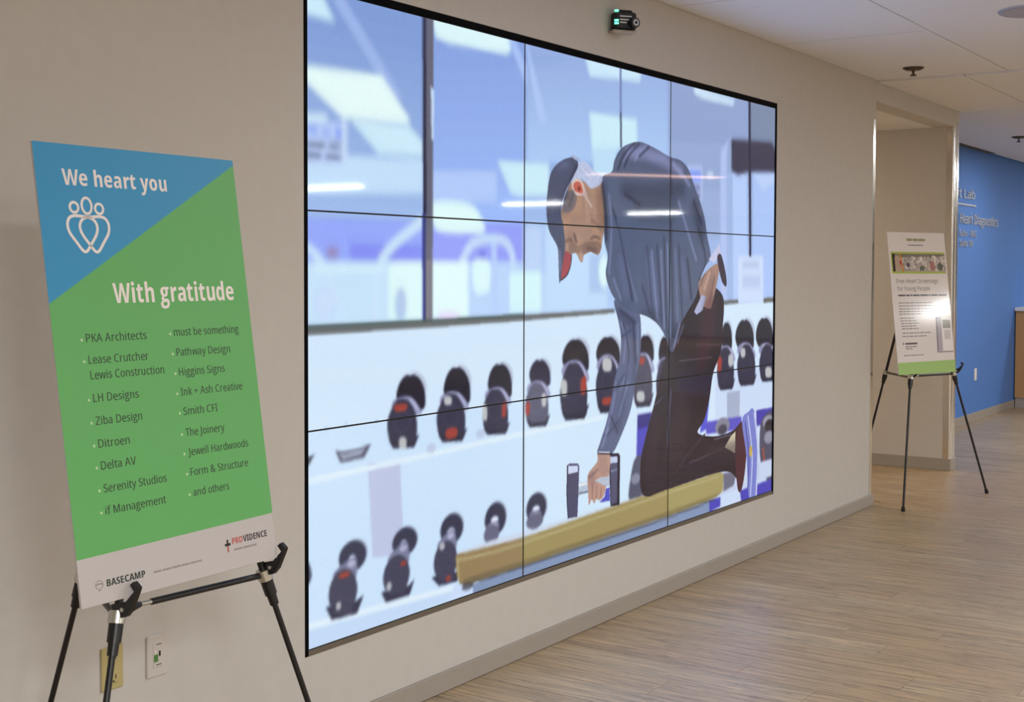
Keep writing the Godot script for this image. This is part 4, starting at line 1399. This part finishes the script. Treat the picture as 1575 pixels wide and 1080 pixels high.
const SHADE := [
["l",[22,28,52,150],[7,938,299,976,365,1027,492]],
["l",[22,28,52,110],[7,1071,462,1109,525]],
["l",[22,28,52,110],[7,1093,376,1124,545]],
["l",[22,28,52,110],[7,1139,370,1165,546]],
["l",[22,28,52,120],[7,1173,353,1191,572]],
["l",[22,28,52,140],[7,1204,316,1220,582]],
["l",[22,28,52,110],[7,1244,371,1265,539]],
["l",[22,28,52,120],[10,1289,403,1312,494]],
["l",[22,28,52,150],[10,894,251,908,311,912,363]],
["l",[22,28,52,140],[8,991,266,1058,286]],
["l",[22,28,52,120],[8,1345,326,1386,403,1352,449]],
["l",[22,28,52,120],[10,1319,266,1362,318]],
["l",[22,28,52,200],[5,1034,153,989,179,959,215]],
["l",[22,28,52,190],[5,1052,153,1006,183,987,209]],
["l",[22,28,52,170],[6,1097,157,1053,180]],
["l",[22,28,52,130],[7,1203,176,1206,257]],
["l",[22,28,52,120],[6,988,544,1012,609,996,671]],
["l",[22,28,52,120],[7,1031,546,1045,632]],
["l",[22,28,52,120],[6,935,736,964,773]],
["l",[22,28,52,130],[6,973,513,1040,543]],
["l",[22,28,52,120],[5,951,682,996,650]],
["l",[22,28,52,110],[5,919,776,963,752]],
["l",[22,28,52,120],[5,977,572,1023,557]],
["l",[22,28,52,150],[6,791,217,762,255,740,294]],
["l",[70,44,34,200],[4,848,363,863,358,885,362]],
["l",[60,40,34,190],[5,781,355,791,370]],
["l",[80,54,44,170],[4,746,371,771,365]],
["l",[110,70,56,150],[6,835,383,869,387]],
["l",[120,84,64,110],[6,852,327,890,341]],
["l",[90,90,100,170],[6,780,272,765,298]],
["l",[22,28,52,110],[4,845,856,882,843]],
["l",[22,28,52,120],[5,1383,434,1359,464]],
["l",[60,48,62,120],[7,1229,898,1308,855,1391,821]],
["l",[80,80,112,160],[6,1211,701,1202,760,1198,834]]
]
const LIGHT := [
["l",[150,162,210,150],[10,1246,198,1297,230]],
["l",[150,162,210,120],[6,955,323,996,405,1045,493]],
["l",[166,178,222,150],[6,1114,383,1143,535]],
["l",[166,178,222,150],[6,1158,382,1178,558]],
["l",[166,178,222,150],[6,1189,367,1204,582]],
["l",[150,162,210,110],[7,1228,381,1242,546]],
["l",[150,162,210,150],[8,1242,270,1283,328,1336,403]],
["l",[150,162,210,110],[8,921,270,933,338,924,433]],
["l",[150,162,210,110],[8,944,447,975,489]],
["l",[150,162,210,170],[6,1023,162,981,196]],
["l",[150,162,210,150],[7,1085,155,1032,190]],
["l",[150,162,210,150],[9,1210,183,1257,213]],
["l",[150,162,210,150],[5,973,537,997,573,989,628]],
["l",[150,162,210,150],[6,956,668,943,716,914,768]],
["l",[150,162,210,120],[7,1052,547,1050,611]],
["l",[150,162,210,160],[6,898,798,925,762]],
["l",[150,162,210,140],[6,1008,672,969,739]],
["l",[150,162,210,120],[5,1013,630,979,684]],
["l",[170,182,226,160],[7,1253,553,1224,605]],
["l",[150,162,210,120],[7,1273,554,1240,595]],
["l",[130,142,180,150],[7,727,388,730,426]],
["l",[226,190,166,120],[8,820,275,849,297]],
["l",[222,176,160,150],[6,809,391,812,407]],
["l",[230,236,252,150],[8,809,221,851,242]]
]
